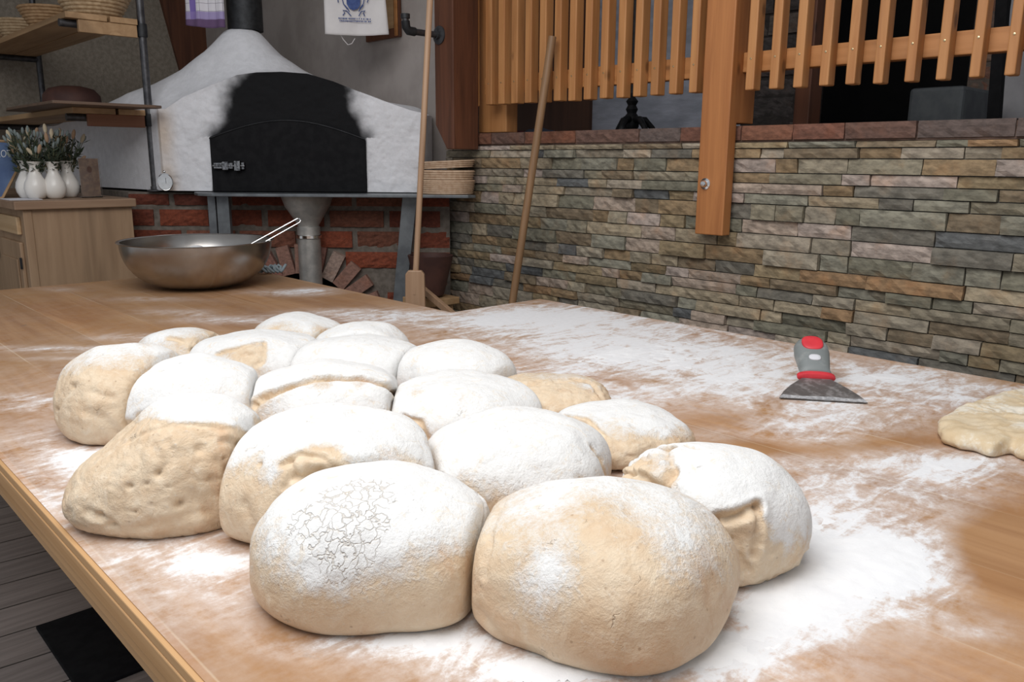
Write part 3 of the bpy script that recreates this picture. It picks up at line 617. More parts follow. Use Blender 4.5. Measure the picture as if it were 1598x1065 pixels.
# soot stain and rusty streak, baked as wear of the plaster
soot_poly = np.array([uvz(x, y, SV) for x, y in [(331, 312), (331, 212), (346, 193), (354, 165), (358, 142), (375, 120), (400, 100), (470, 92), (525, 108), (545, 138), (545, 165), (560, 196), (572, 214), (573, 312)]])
def inside_dist(p, poly):
    n = len(poly); dm = np.full(len(p), 1e9); ins = np.zeros(len(p), bool)
    for i in range(n):
        A, B = poly[i], poly[(i+1) % n]; d = B-A; tt = np.clip(((p-A)@d)/(d@d), 0, 1); dm = np.minimum(dm, np.linalg.norm(p-(A+tt[:, None]*d), axis=1))
        c = ((A[1] > p[:, 1]) != (B[1] > p[:, 1])); xi = A[0]+(p[:, 1]-A[1])/(B[1]-A[1]+1e-12)*d[0]; ins ^= c & (p[:, 0] < xi)
    return np.where(ins, dm, -dm)
AV = np.array(mb.v); sd_ = inside_dist(np.column_stack([AV@RH, AV[:, 2]]), soot_poly); onf = (AV@FH < SV+.012)
soot = np.where(onf, ss(-.085, .10, sd_+vn(AV, .05, 5)*.014+vn(AV, .02, 6)*.006), 0)
soot *= np.where(AV[:, 2] > uvz(330, 214, SV)[1], 1, ss(-.004, .004, sd_))
soot *= np.where(AV[:, 2] > front_z(AV@RH)+.001, 0, 1)
t = NT('sooty_plaster'); n = t.noise(t.map((1, 1, 1)), 26, 7, .65); n2 = t.noise(t.map((1, 1, 1)), 5, 3); sa = t.attr('soot').outputs['Fac']; ru = t.attr('rust').outputs['Fac']
col = t.mix(t.rng(n, .3, .7), (.74, .74, .765), (.66, .66, .68)); col = t.mix(t.ma('MULTIPLY', ru, t.rng(n2, .3, .6, .5, 1)), col, (.58, .45, .33))
sm = t.rng(t.ma('ADD', sa, t.ma('MULTIPLY', t.ma('SUBTRACT', n, .5), .16)), .0, .62)
col = t.mix(sm, col, (.012, .012, .013)); oven_mat = t.out(col, .92, 0, n, .7, .007, .15)
body = mb.build('oven_body', oven_mat, oven, smooth='all'); fattr(body, 'soot', soot)
uu = AV@RH; fattr(body, 'rust', np.where(onf, ss(uL+.09, uL+.01, uu)*ss(SZ+.45, SZ+.25, AV[:, 2]), 0)*.7)
# black iron door with an arched head
dz = uvz(331, 214, SV)[1]; d0, d1 = uvz(331, 250, SV)[0], uvz(572, 250, SV)[0]
poly = [(d0, SZ+.003), (d1, SZ+.003), (d1, dz-.01)]+[(d1+(d0-d1)*k/12, dz+.075*sin(pi*k/12)) for k in range(1, 12)]+[(d0, dz)]
door_o = MB().prism([W3(u, SV+.012, z) for u, z in poly], -FH*.028).build('oven_door', black, oven, bevel=.003)
mb = MB(); arcp = [W3(d1+(d0-d1)*k/20, SV-.018, dz+.075*sin(pi*k/20)-.006) for k in range(21)]; mb.tube(arcp, .0022, 8); mb.build('door_rim', dark_iron, door_o)
mb = MB(); lu, lz = uvz(360, 259, SV-.03)
for du, w_, h_, dp in ((-.055, .022, .012, .012), (-.02, .016, .017, .02), (.0, .012, .012, .014), (.03, .016, .02, .02), (.05, .008, .014, .012)):
    mb.obox(W3(lu+du+.002, SV-.018-dp/2, lz), RH*w_/1.3, FH*dp, (0, 0, h_))
mb.tube([W3(lu-.075, SV-.035, lz), W3(lu+.06, SV-.035, lz)], .0045, 10); mb.build('door_latch', latch_metal, door_o, bevel=.002)
mb = MB(); wob = [(r/F*VC, uvz(378, y, VC)[1]) for r, y in ((24, 52), (24, -90))]
flue = MB().lathe([(.078, BZ[0]+.001), (.078, 2.895)], W3(cu+.01, VC+.02, 0), 32); tag(flue.build('flue_pipe', dark_iron, None, smooth=True, loc=W3(cu+.01, VC+.02, BZ[1])), 'dark round iron flue pipe rising from the dome of the oven', 'pipe')

# brick base carrying the oven, with an arched ash opening
bu0, bv0 = uvz(205, 350, 3.63)[0], 3.63; bu1 = uvz(702, 350, 3.63)[0]
ac = (uvz(478, 505, 3.63)); ri, ro = 80*3.63/F, 128*3.63/F
org = W3(bu0, bv0, 0); blen = bu1-bu0
def bpal(r): return tuple(.52*q for q in r.choice([(.36, .085, .04), (.42, .10, .045), (.30, .075, .04), (.33, .12, .07), (.24, .06, .035), (.40, .15, .09)]))
def bskip(u, z): return hypot(u+bu0-ac[0], z-ac[1]) < ro+.03 and z > 0 or (abs(u+bu0-ac[0]) < ri and z < ac[1])
mb = MB()
rnd = random.Random(4); z = .02; row = 0
while z < SZ-.02:
    u = -.12*(row % 2)-.03
    while u < blen:
        l = .235+rnd.uniform(-.03, .02); a, b_ = max(u, 0), min(u+l, blen); u += l+.018+rnd.uniform(0, .008)
        if b_-a > .03 and not bskip((a+b_)/2, z+.035):
            courses(mb, org+RH*a, RH, -FH, b_-a, z, min(z+.073, SZ-.012), (.2, .2), (2, 3), bpal, (.004, .016), rnd.randint(0, 999), rough=.004)
    z += .073+.017; row += 1
for k in range(13):
    th_ = pi*(k+.5)/13; c0 = W3(ac[0]+cos(th_)*(ri+ro)/2, bv0-.01, ac[1]+sin(th_)*(ri+ro)/2); ra = RH*cos(th_)+np.array([0, 0, sin(th_)]); tg = -RH*sin(th_)+np.array([0, 0, cos(th_)])
    mb.obox(c0, ra*(ro-ri)/2*.94, tg*.028, FH*.022, rnd.choice([(.30, .16, .12), (.36, .20, .15), (.27, .13, .10), (.38, .27, .22)]))
struct_base = thing('brick_plinth', 'red brick base under the oven with a small arched opening', 'plinth', W3((bu0+bu1)/2, bv0, 0))
bk = mb.build('brick_face', brick_mat, struct_base)
# mortar core: slab with the arched hole
mo = MB(); N_ = 60; M_ = 40; gv = []; 
for j in range(M_+1):
    for i in range(N_+1): gv.append(W3(bu0+blen*i/N_, bv0+.0, (SZ-.006)*j/M_))
gf = []
for j in range(M_):
    for i in range(N_):
        u = bu0+blen*(i+.5)/N_; z = (SZ-.006)*(j+.5)/M_
        if hypot(u-ac[0], z-ac[1]) < ri+.02 and z > ac[1] or (abs(u-ac[0]) < ri and z <= ac[1]): continue
        gf.append((j*(N_+1)+i, j*(N_+1)+i+1, (j+1)*(N_+1)+i+1, (j+1)*(N_+1)+i))
gv = np.array(gv); gv -= FH*((vn(gv, .05, 3)*.004)[:, None]); mo.add(gv, gf)
LBp, RBp = np.array([1.27, 5.39]), np.array([2.345, 5.39]); bl = W3(bu0, bv0, 0)[:2]; brr = W3(bu1, bv0, 0)[:2]
def wallseg(p, q): mo.add([(*p, 0), (*q, 0), (*q, SZ-.006), (*p, SZ-.006)], [(0, 1, 2, 3)])
wallseg(bl, LBp); wallseg(brr, np.array([2.345, 3.02]))
topq = [bl, brr, np.array([2.345, 3.02]), RBp, LBp]; mo.add([(*p, SZ-.006) for p in topq], [tuple(range(5))])
mo.build('mortar_core', mortar, struct_base)
MB().prism([W3(ac[0]-ri-.05, bv0+.16, .0), W3(ac[0]+ri+.05, bv0+.16, .0), W3(ac[0]+ri+.05, bv0+.16, ac[1]+ri+.05), W3(ac[0]-ri-.05, bv0+.16, ac[1]+ri+.05)], FH*.02).build('ash_hole_shade_sheet', black, struct_base)  # black sheet standing in for the shade inside the arched opening
# courses on the left return face
mb = MB(); dl = LBp-bl; le = np.linalg.norm(dl); el = np.array([*dl/le, 0]); nl = np.array([-el[1], el[0], 0])
if nl[0] > 0: nl = -nl
# steel shelf and its supports
sh = thing('oven_shelf', 'dark steel shelf plate running along the front of the oven', 'shelf', W3((uL+uR)/2, 3.45, 0))
su0, su1 = uvz(318, 303, 3.40)[0], uvz(742, 304, 3.40)[0]
arc = [(su0-.10, 3.60), (su0-.085, 3.52), (su0-.04, 3.44), (su0+.03, 3.405), (su0+.12, 3.40)]
pl = [W3(u, v, SZ-.012) for u, v in arc+[(su1-.03, 3.40)]]; pl.append(W3(su1, 3.43, SZ-.012))
pr_ = W3(su1, 3.43, 0); pl.append(np.array([2.328, 3.03, SZ-.012])); pl.append(W3(uR+.0, 3.62, SZ-.012)); pl.append(W3(su0-.10, 3.64, SZ-.012))
MB().prism(pl, (0, 0, .012)).build('shelf_plate', grey_steel, sh, bevel=.002)
for x0, x1, x2 in ((324, 336, 0), (338, 357, 1)):
    a0 = uvz(x0, 320, 3.47)[0]; a1 = uvz(x1, 320, 3.47)[0]; MB().prism([W3(a0, 3.47, 0), W3(a1, 3.47, 0), W3(a1, 3.47, SZ-.013), W3(a0, 3.47, SZ-.013)], FH*.03).build('leg', grey_steel, sh, bevel=.002)
q = [uvz(x, y, 3.50) for x, y in ((628, 312), (651, 312), (634, 462), (614, 462))]; q[0] = (q[0][0], SZ-.013); q[1] = (q[1][0], SZ-.013)
kx = (0-q[0][1])/(q[3][1]-q[0][1]); b0 = q[0][0]+(q[3][0]-q[0][0])*kx; b1 = q[1][0]+(q[2][0]-q[1][0])*kx
MB().prism([W3(b0, 3.50, 0), W3(b1, 3.50, 0), W3(*[q[1][0], 3.50, q[1][1]]), W3(q[0][0], 3.50, q[0][1])], FH*.03).build('leg', grey_steel, sh, bevel=.002)
# funnel and zinc down pipe under the shelf
fp = W3(uvz(480, 320, 3.53)[0], 3.53, 0); fz = lambda y: uvz(480, y, 3.53)[1]; pxm = 3.53/F
vent = thing('ash_chute', 'grey zinc funnel and round pipe hanging under the oven shelf', 'pipe', fp)
cone = [(42*pxm, SZ-.013), (36*pxm, fz(322)), (24*pxm, fz(340)), (17*pxm, fz(352)), (17.5*pxm, fz(356))]
v_ = MB().lathe([(r, z) for r, z in cone], fp, 40, sy=.75); v_.build('funnel', zinc, vent, smooth=True)
MB().lathe([(17.5*pxm, .0), (17.5*pxm, fz(354))], fp, 36).build('down_pipe', zinc, vent, smooth=True)
MB().lathe([(18*pxm, fz(372)), (19.5*pxm, fz(371)), (19.5*pxm, fz(367)), (18*pxm, fz(366))], fp, 36).build('pipe_clamp', chrome, vent, smooth=True)

# oval cane trays stacked on the shelf end
bc = W3((uvz(656, 280, 3.53)[0]+uvz(742, 280, 3.53)[0])/2-.004, 3.53, SZ); bw = 43*3.53/F
def tray(zb, hh, n, label, tilt, tone, name='proofing_basket'):
    o = thing(name, label, 'basket', (*bc[:2], zb), 'stacked cane proofing baskets'); prof = [(.3*bw, 0), (.90*bw, 0)]
    for i in range(n):
        z0 = hh*i/n; r0 = bw*(.90+.09*i/n)
        prof += [(r0, z0+hh/n*.08), (r0+.0065, z0+hh/n*.5), (r0, z0+hh/n*.92)]
    prof += [(bw*.95, hh+.001), (bw*.90, hh*.8), (bw*.8, hh*.3), (.3*bw, hh*.2)]
    M = np.array([[1, 0, 0], [0, 1, 0], [0, 0, 1]], float)
    Tm = np.eye(3); Tm[2, :2] = RH[:2]*tilt
    MB().lathe(prof, (*bc[:2], zb), 72, 1, .78, atan2(RH[1], RH[0]), M=Tm@M).build('cane_coil', tray_cane, o, smooth='all'); return o
zr = lambda y: uvz(700, y, 3.53-.08)[1]
h1 = zr(283)-zr(305); h2 = zr(268)-zr(282.5); h3 = zr(256)-zr(267.5)
tray(SZ+.001, h1, 7, 'lowest and deepest cane basket of the stack on the oven shelf', 0, tray_cane)
tray(SZ+.003+h1, h2, 4, 'middle cane basket of the stack on the oven shelf', 0, tray_cane)
tray(SZ+.012+h1+h2, h3, 4, 'top cane basket of the stack on the oven shelf, tilted up to the right', .05, tray_cane)

# ------------------------------------------------------------------ pine cabinet
CYF = 3.62; c00 = atY(22, 322, CYF); c01 = atY(213, 317, CYF); cz = c00[2]+.018; x0, x1 = c00[0], c01[0]
cab = thing('pine_cabinet', 'pale pine cabinet with drawer and panelled door behind the work table', 'cabinet', ((x0+x1)/2, 4.0, 0))
t_h = .034; MB().box(x0, x1, CYF, 5.2, cz-t_h, cz).build('worktop', pine_x, cab, bevel=.004)
e = .035; MB().box(x0+e, x1-.012, CYF+.025, 5.19, 0, cz-t_h).build('body', pine_z, cab, bevel=.002)
MB().box(x0+e-.004, x0+e+.028, CYF+.02, CYF+.06, 0, cz-t_h-.001).build('corner_post', pine_z, cab, bevel=.003)
MB().box(x0+e-.016, x0+e, CYF+.085, CYF+.42, cz-.135, cz-.065).build('drawer', pine_y, cab, bevel=.004)
d_ = MB().box(x0+e-.014, x0+e, CYF+.085, CYF+.42, .12, cz-.165).build('door', pine_z, cab, bevel=.004)
MB().box(x0+e-.020, x0+e-.014, CYF+.13, CYF+.375, .2, cz-.235).build('door_panel', pine_z, d_, bevel=.003)
MB().box(x0+e-.020, x0+e-.013, CYF+.078, CYF+.088, cz-.27, cz-.225).build('hinge', dark_iron, d_)
# ------------------------------------------------------------------ pipe shelf unit above the cabinet
pb = atV(243, 300, 3.62); px_, py_ = pb[0], pb[1]
unit = thing('pipe_shelf', 'rack of dark iron pipe with two wooden shelves above the cabinet', 'shelf', (px_, py_, SZ))
ZT = 2.6; xr = px_; YR = 5.22
MB().tube([(xr, py_, SZ), (xr, py_, ZT)], .0155, 16).lathe([(.034, SZ), (.034, SZ+.005), (.019, SZ+.008), (.019, SZ+.02)], (xr, py_, 0), 24).build('upright_pipe', pipe_iron, unit, smooth=True)
s1z = atY(165, 172, py_)[2]; s2z = atY(165, 28, py_)[2]
MB().tube([(xr-.012, YR, cz), (xr-.012, YR, ZT)], .0155, 16).build('upright_pipe', pipe_iron, unit, smooth=True)
lxs = (atY(110, 165, py_)[0], atY(100, 30, py_)[0])
for nm, zz_ in enumerate((s1z, s2z)):
    lx = lxs[nm]
    MB().tube([(lx-.012, py_+.03, zz_-.032), (xr, py_+.03, zz_-.032)], .015, 14).build('cross_pipe', pipe_iron, unit, smooth=True)
    MB().tube([(lx-.10, YR, zz_-.032), (xr-.012, YR, zz_-.032)], .015, 14).build('cross_pipe', pipe_iron, unit, smooth=True)
    MB().tube([(xr, py_, zz_-.06), (xr, py_, zz_-.008)], .021, 16).build('pipe_fitting', dark_iron, unit, smooth=True)
    xa = atY(120, 30, py_)[0]; xb = xr-.022; xm = atY(167, 30, py_)[0]
    MB().box(lx, xm-.006, py_-.02, YR+.1, zz_-.017, zz_+.006).build('shelf_board', shelf_wood, unit, bevel=.002)
    MB().box(xm+.006, xb, py_-.02, YR+.1, zz_-.017, zz_+.006).build('shelf_board', shelf_wood, unit, bevel=.002)
    MB().box(xa, xb-.002, py_-.014, py_+.008, zz_-.066, zz_-.0175).build('cross_board', dark_cross if nm == 0 else shelf_wood, unit, bevel=.002)
ZS1, ZS2 = s1z+.006, s2z+.006; xc_ = (lxs[1]+xr)/2
# thin round peel board lying on the lower shelf, sticking out to both sides
c_ = 0; rad = 0 #(+atY(256, 165, py_+.02))/2; rad = np.linalg.norm((atY(15, 165, py_+.12)-atY(256, 165, py_+.02))[:2])/2
def bask(cx, cy, r0, r1, h, zb, n, label, m_):
    o = thing('bread_basket', label, 'basket', (cx, cy, zb), 'round cane baskets on the upper shelf'); prof = [(.01, 0), (r0*.98, 0)]
    for i in range(n):
        a_, b__ = i/n, (i+1)/n; ra = r0+(r1-r0)*a_**.8; rb = r0+(r1-r0)*b__**.8; prof += [(ra, h*a_), ((ra+rb)/2+.0065, h*(a_+b__)/2), (rb-.001, h*b__)]
    prof += [(r1-.012, h), (r0-.01, .012), (.01, .01)]
    MB().lathe(prof, (cx, cy, zb), 64).build('cane_coil', m_, o, smooth='all'); return o
bask(xc_+.012, py_+.145, .085, .150, .11, ZS2, 8, 'largest round cane basket, at the front end of the upper shelf', cane)
for xx, r1_, lb_, mm_ in ((82, .135, 'second cane basket from the front end of the upper shelf', cane_dark), (36, .13, 'third cane basket along the upper shelf, behind the two big ones', cane), (6, .12, 'fourth cane basket along the upper shelf, cut by the left picture edge', cane_dark)):
    yb = atX(xx, 40, xc_-.02)[1]; bask(xc_-.02, yb, .075, r1_, .10, ZS2, 8, lb_, mm_)
bx0, bx1 = atY(82, 160, 3.50)[0], atY(255, 163, 3.50)[0]; pts = [(bx0, 3.50), (bx1-.03, 3.50), (bx1, 3.52), (bx1, 3.58), (bx1-.02, 3.598), (xr-.04, 3.598), (xr-.06, 3.70), (xr-.09, 4.30), (bx0+.02, 4.30), (bx0, 4.2)]
o = MB().prism([(x, y, ZS1+.0008) for x, y in pts], (0, 0, .011)).build('thin_board', dark_edge, None, bevel=.002, loc=(bx0, 3.5, ZS1)); tag(o, 'thin dark board lying flat on the lower shelf, overhanging its front end past the pipe', 'board')
dcl = W3(0, 0, 0); p_ = atX(112, 150, xc_+.01); mb = MB(); mb.lathe([(.125, 0), (.13, .03), (.125, .07), (.10, .098), (.05, .110), (.001, .112)], (p_[0], p_[1], ZS1+.012), 48, .95, 1)
tag(mb.build('clay_dish', clay, None, smooth=True, loc=(p_[0], p_[1], ZS1+.012)), 'dark reddish brown domed dish on the lower shelf', 'dish')
# ------------------------------------------------------------------ things on the cabinet
def vpos(x, yv):
    lo, hi = .2, 2.
    for _ in range(40):
        md = (lo+hi)/2
        if proj(np.array([md, yv, cz+.03]))[0] < x: lo = md
        else: hi = md
    return np.array([lo, yv, cz])
def vase(x, yv, label):
    P = vpos(x, yv); o = thing('vase', label, 'vase', (P[0], yv, cz), 'white vases of dried flowers'); s = yv/F*1.12
    prof = [(9, 0), (13, 2), (17, 8), (18.5, 14), (17, 21), (12, 29), (8, 36), (7.5, 41), (10, 46), (13, 49), (11.5, 49), (6.5, 42), (6, 38), (.1, 36)]
    MB().lathe([(r*s*.72, z*s*.92) for r, z in prof], (P[0], yv, cz), 40).build('vase_body', porcelain, o, smooth=True); return o
flower_c = [mat('seed_head_cream', (.62, .52, .36), rough=.9), mat('seed_head_blue_green', (.22, .26, .25), rough=.9), mat('seed_head_tan', (.45, .29, .18), rough=.9)]
stem_m = mat('dried_stem', (.11, .13, .065), (.16, .13, .07), 30, rough=.9); leaf_m = mat('dried_leaf', (.055, .075, .045), rough=.9)
def bunch(x, yv, n, label, seed, spread):
    r = random.Random(seed); P = vpos(x, yv); z0 = cz+.05; s = yv/F*1.19
    o = thing('dried_flower_bunch', label, 'flowers', (P[0], yv, z0)); st = MB(); lf = MB()
    for i in range(n):
        a_ = r.uniform(0, 2*pi); sp = spread*r.uniform(.15, 1); hh = r.uniform(.17, .285)-.05-sp*.25
        dx, dy = cos(a_)*sp, sin(a_)*sp*.6; p0 = np.array([P[0]+dx*.08, yv+dy*.08, z0+.02]); p1 = np.array([P[0]+dx, yv+dy, z0+hh]); pm = (p0+p1)/2+np.array([dx*.05, 0, .02])
        st.tube([p0, pm, p1], .0013, 5)
        d = p1-pm; d /= np.linalg.norm(d); zax = d; xa = np.cross(zax, [0, 1, 0]); xa /= np.linalg.norm(xa); ya = np.cross(zax, xa)
        M = np.column_stack([xa, ya, zax]); kind = 0 if r.random() < .22 else (2 if r.random() < .15 else 1); L_ = .021 if kind != 1 else .014
        if i < 26: MB().sphere(p1, (.008 if kind != 1 else .0055, .008 if kind != 1 else .0055, L_), 10, 8, M=M).build('seed_head', flower_c[kind], o, smooth='all')
        for q in range(9):
            tt = r.uniform(.3, .9); c = p0+(p1-p0)*tt; v1 = np.array([r.uniform(-1, 1), r.uniform(-1, 1), r.uniform(0, 1)]); v1 /= np.linalg.norm(v1); v2 = np.cross(v1, d); v2 /= np.linalg.norm(v2)+1e-6
            lf.prism([c, c+v1*.014+v2*.006, c+v1*.034, c+v1*.014-v2*.006], np.cross(v1, v2)*.0006)
    st.build('stems', stem_m, o); lf.build('leaves', leaf_m, o)['kind'] = 'stuff'
    return o
for x, yv, lb, sd in ((44, 3.86, 'white vase on the cabinet, back one of the left pair by the chalkboard', 1), (57, 3.78, 'white vase on the cabinet, front one of the left pair', 2), (86, 3.77, 'white vase on the cabinet, front one of the right pair', 3), (107, 3.86, 'white vase on the cabinet, back one of the right pair beside the card stand', 4)):
    vase(x, yv, lb)
bunch(44, 3.86, 24, 'dried seed heads and grasses in the back left white vase', 1, .068); bunch(57, 3.78, 22, 'dried seed heads and grasses in the front left white vase', 2, .08)
bunch(86, 3.77, 22, 'dried seed heads and grasses in the front right white vase', 3, .075); bunch(107, 3.86, 26, 'dried seed heads and dark leaves in the back right white vase', 4, .09)
# card stand
P = atY(143, 303, 3.80); sx_ = 3.80/F*1.2
cs = thing('card_stand', 'clear upright stand with a small brown picture card on the cabinet', 'card holder', (P[0], 3.80, cz))
w_ = 13.5*sx_*.78; hgt = 57*sx_*.80; acr = NT('clear_plastic'); acr.b.inputs['Transmission Weight'].default_value = 1; acr.b.inputs['IOR'].default_value = 1.3; acrylic = acr.out((.9, .92, .95), .08)
card_t = NT('printed_card'); a = card_t.noise(card_t.map((1, 1, 1)), 45, 4); card = card_t.out(card_t.mix(card_t.rng(a, .35, .6), (.30, .19, .12), (.20, .12, .075)), .5)
MB().box(P[0]-w_, P[0]+w_, 3.80, 3.8015, cz+.004, cz+hgt).build('card', card, cs)
MB().box(P[0]-w_-.003, P[0]+w_+.003, 3.790, 3.797, cz, cz+hgt+.006).box(P[0]-w_-.003, P[0]+w_+.003, 3.79, 3.85, cz, cz+.003).build('clear_holder', acrylic, cs)
mb = MB(); mb.lathe([(.001, 0), (.010, 0), (.010, .001), (.001, .001)], (P[0], 3.7985, cz+hgt*.72), 24, M=np.array([[1, 0, 0], [0, 0, 1], [0, 1.35, 0]], float)); mb.build('oval_portrait', dark_timber, cs)
# leaning chalkboard
bA = atY(-30, 305, 4.02); bB = atY(28, 305, 3.98)
cb = thing('chalkboard', 'blue chalkboard in a thin wood frame leaning at the left end of the cabinet', 'chalkboard', (bB[0]-.05, 4.0, cz))
board_m = mat('blue_chalkboard', (.075, .12, .24), (.11, .17, .30), 12, rough=.8); chalk = mat('chalk', (.75, .78, .82), rough=.95)
pts = [atY(x, y, 4.0) for x, y in ((-55, 300), (-6, 300), (27, 256), (25, 222), (-55, 217))]
pts[0][2] = cz+.002; pts[1][2] = cz+.002
for p in pts: p[1] = 3.90+(p[2]-cz)*.35
nrm = np.cross(pts[1]-pts[0], pts[2]-pts[1]); nrm /= np.linalg.norm(nrm); nrm *= 1 if nrm[1] < 0 else -1
MB().prism(pts, -nrm*.008).build('board', board_m, cb)
fr = MB()
for i in range(5): fr.tube([pts[i], pts[(i+1) % 5]], .0055, 6)
fr.build('frame', shelf_wood, cb)
def text_mesh(s, size, name, m_, par, org, ex, ey, ext=.0004):
    cu_ = bpy.data.curves.new('lettering', 'FONT'); cu_.body = s; cu_.size = size; cu_.extrude = ext; cu_.shear = .25
    tmp = bpy.data.objects.new('lettering', cu_); C.objects.link(tmp); bpy.context.view_layer.update()
    me = bpy.data.meshes.new_from_object(tmp.evaluated_get(bpy.context.evaluated_depsgraph_get())); C.objects.unlink(tmp); bpy.data.objects.remove(tmp)
    ex = np.array(ex)/np.linalg.norm(ex); ey = np.array(ey)/np.linalg.norm(ey); ez = np.cross(ex, ey)
    mb = MB(); mb.add([np.array(org)+ex*v.co.x*.60+ey*v.co.y+ez*v.co.z for v in me.vertices], [tuple(p.vertices) for p in me.polygons]); return mb.build(name, m_, par)
ex_ = np.array([1., 0, 0]); ey_ = np.array([0, .35, 1.]); ey_ /= np.linalg.norm(ey_)
o0 = pts[3]+nrm*.0015-ex_*.104-ey_*.066
text_mesh('BROT', .045, 'lettering', chalk, cb, o0, ex_, ey_)
# paper sheet and little chrome timer
P = atY(10, 306, 3.74); tag(MB().box(x0+.004, x0+.12, 3.70, 3.86, cz+.0005, cz+.0025).build('paper_sheet', paper, None, loc=(x0+.06, 3.78, cz)), 'white paper sheet lying on the left front corner of the cabinet', 'paper')
P = atV(258, 287, 3.52); tm = thing('dial_thermometer', 'small round chrome dial gauge leaning by the foot of the shelf pipe', 'gauge', (P[0], P[1], SZ))
r_ = 13.5*3.52/F; Mx = np.column_stack([RH*.75+FH*.35, [0, 0, 1.], -FH*.93+RH*.35]); zc_ = SZ+r_+.004
pc = np.array([P[0], P[1], zc_]); MB().lathe([(.001, -.012), (r_*.9, -.012), (r_, -.006), (r_, .006), (r_*.92, .008), (r_*.9, .005)], pc, 40, M=Mx).build('case', chrome, tm, smooth=True)
MB().lathe([(.001, .0045), (r_*.88, .0045)], pc, 40, M=Mx).build('dial', paper, tm); MB().obox(pc+Mx@np.array([.004, .006, .0065]), Mx@np.array([.0008, 0, 0]), Mx@np.array([.0, .012, 0]), Mx@np.array([0, 0, .0008])).build('needle', black, tm)
MB().sphere(pc+np.array([0, 0, r_+.006]), .006, 10, 8).build('knob', chrome, tm, smooth='all')

# ------------------------------------------------------------------ steel bowl
bx, by = None, None
best = None
for by_ in np.arange(2.75, 3.1, .005):
    c = atZ(313, 451, T); pass
cb0 = atZ(313, 452, T); dirv = np.array([cb0[0], cb0[1], 0]); dirv /= np.linalg.norm(dirv)
bR = .256; bH = .163; base_r = .085
bcn = cb0+dirv*base_r*1.0; bcn[2] = T
bowl = thing('mixing_bowl', 'large stainless steel mixing bowl at the far end of the table', 'bowl', bcn)
pr = [(.001, .0012), (base_r*.8, .0012), (base_r, .003)]+[(bR*sin(a__)**.9 if False else base_r+(bR-base_r)*sin(a__)**.92, .003+(bH-.004)*(1-cos(a__))**1.0) for a__ in np.linspace(.12, pi/2, 16)]
pr += [(bR+.007, bH), (bR+.009, bH+.002), (bR+.007, bH+.004), (bR-.002, bH+.003)]
pr += [(base_r+(bR-.004-base_r)*sin(a__)**.92, .0055+(bH-.004)*(1-cos(a__))) for a__ in np.linspace(pi/2, .12, 16)]+[(base_r*.8, .0045), (.001, .0045)]
MB().lathe([(max(a, .0005), b) for a, b in pr], bcn, 96).build('bowl_shell', steel, bowl, smooth=True)
fl_ = MB(); P = []; 
for i in range(12):
    r0 = .185*i/11
    for k in range(48): th_ = 2*pi*k/48; P.append((bcn[0]+r0*cos(th_)+.0, bcn[1]+r0*sin(th_), 0))
P = np.array(P); rr_ = np.hypot(P[:, 0]-bcn[0], P[:, 1]-bcn[1]); P[:, 2] = T+.098+.045*np.exp(-((P[:, 0]-bcn[0]-.02)**2+(P[:, 1]-bcn[1]-.05)**2)/.004)+vn(P, .03, 4)*.006-.03*(rr_/.185)**2*.3
fl_.add(P, [(i*48+k, (i+1)*48+k, (i+1)*48+(k+1) % 48, i*48+(k+1) % 48) for i in range(11) for k in range(48)]); o = fl_.build('flour', flour_white, None, smooth='all', loc=(bcn[0], bcn[1], T+.09)); o['kind'] = 'stuff'; tag(o, 'small mound of white flour inside the steel bowl', 'flour')
# whisk standing in the bowl: wire loop handle sticks out
h0 = atV(405, 378, bcn@FH+.02); h1 = atV(468, 343, bcn@FH+.06); wk = thing('wire_handled_sieve', 'wire loop handle of a small sieve sticking out of the steel bowl', 'sieve', h0)
ax = h1-h0; ax /= np.linalg.norm(ax); sd = np.cross(ax, FW); sd /= np.linalg.norm(sd); start = h0-ax*.07
loop = [start+sd*.009, h1+sd*.008-ax*.006, h1+sd*.004, h1-sd*.004, h1-sd*.008-ax*.006, start-sd*.009]
MB().tube(loop, .0022, 8).build('handle', chrome, wk, smooth=True)
zf = start+np.array([0, 0, 0]); MB().lathe([(.03, .0), (.042, .022), (.044, .024), (.041, .022), (.028, .002)], (zf[0]-ax[0]*.045, zf[1]-ax[1]*.045, min(zf[2], T+.125)-.01), 32).build('mesh_cup', chrome, wk, smooth=True)
# cotton cord by the bowl
mb = MB(); r = random.Random(3); cc = atZ(424, 428, T); cc = cc+np.array([-.012, .02, 0])
pts_ = [cc+np.array([cos(i*.55)*(.016+.009*sin(i*.9))+.0014*i-.03, sin(i*.55)*.014-.0004*i, .008+.018*(1+sin(i*1.13))*.7]) for i in range(58)]
cord_t = NT('striped_cord'); wv = cord_t.n('ShaderNodeTexWave', {'Vector': cord_t.map((1, 1, 1)), 'Scale': 120.}).outputs['Fac']; cord = cord_t.out(cord_t.mix(cord_t.rng(wv, .4, .6), (.55, .60, .62), (.13, .22, .27)), .9)
tag(mb.tube(pts_, .006, 8).build('cord', cord, None, smooth='all', loc=cc), 'coiled grey blue cord lying behind the right side of the steel bowl', 'cord')

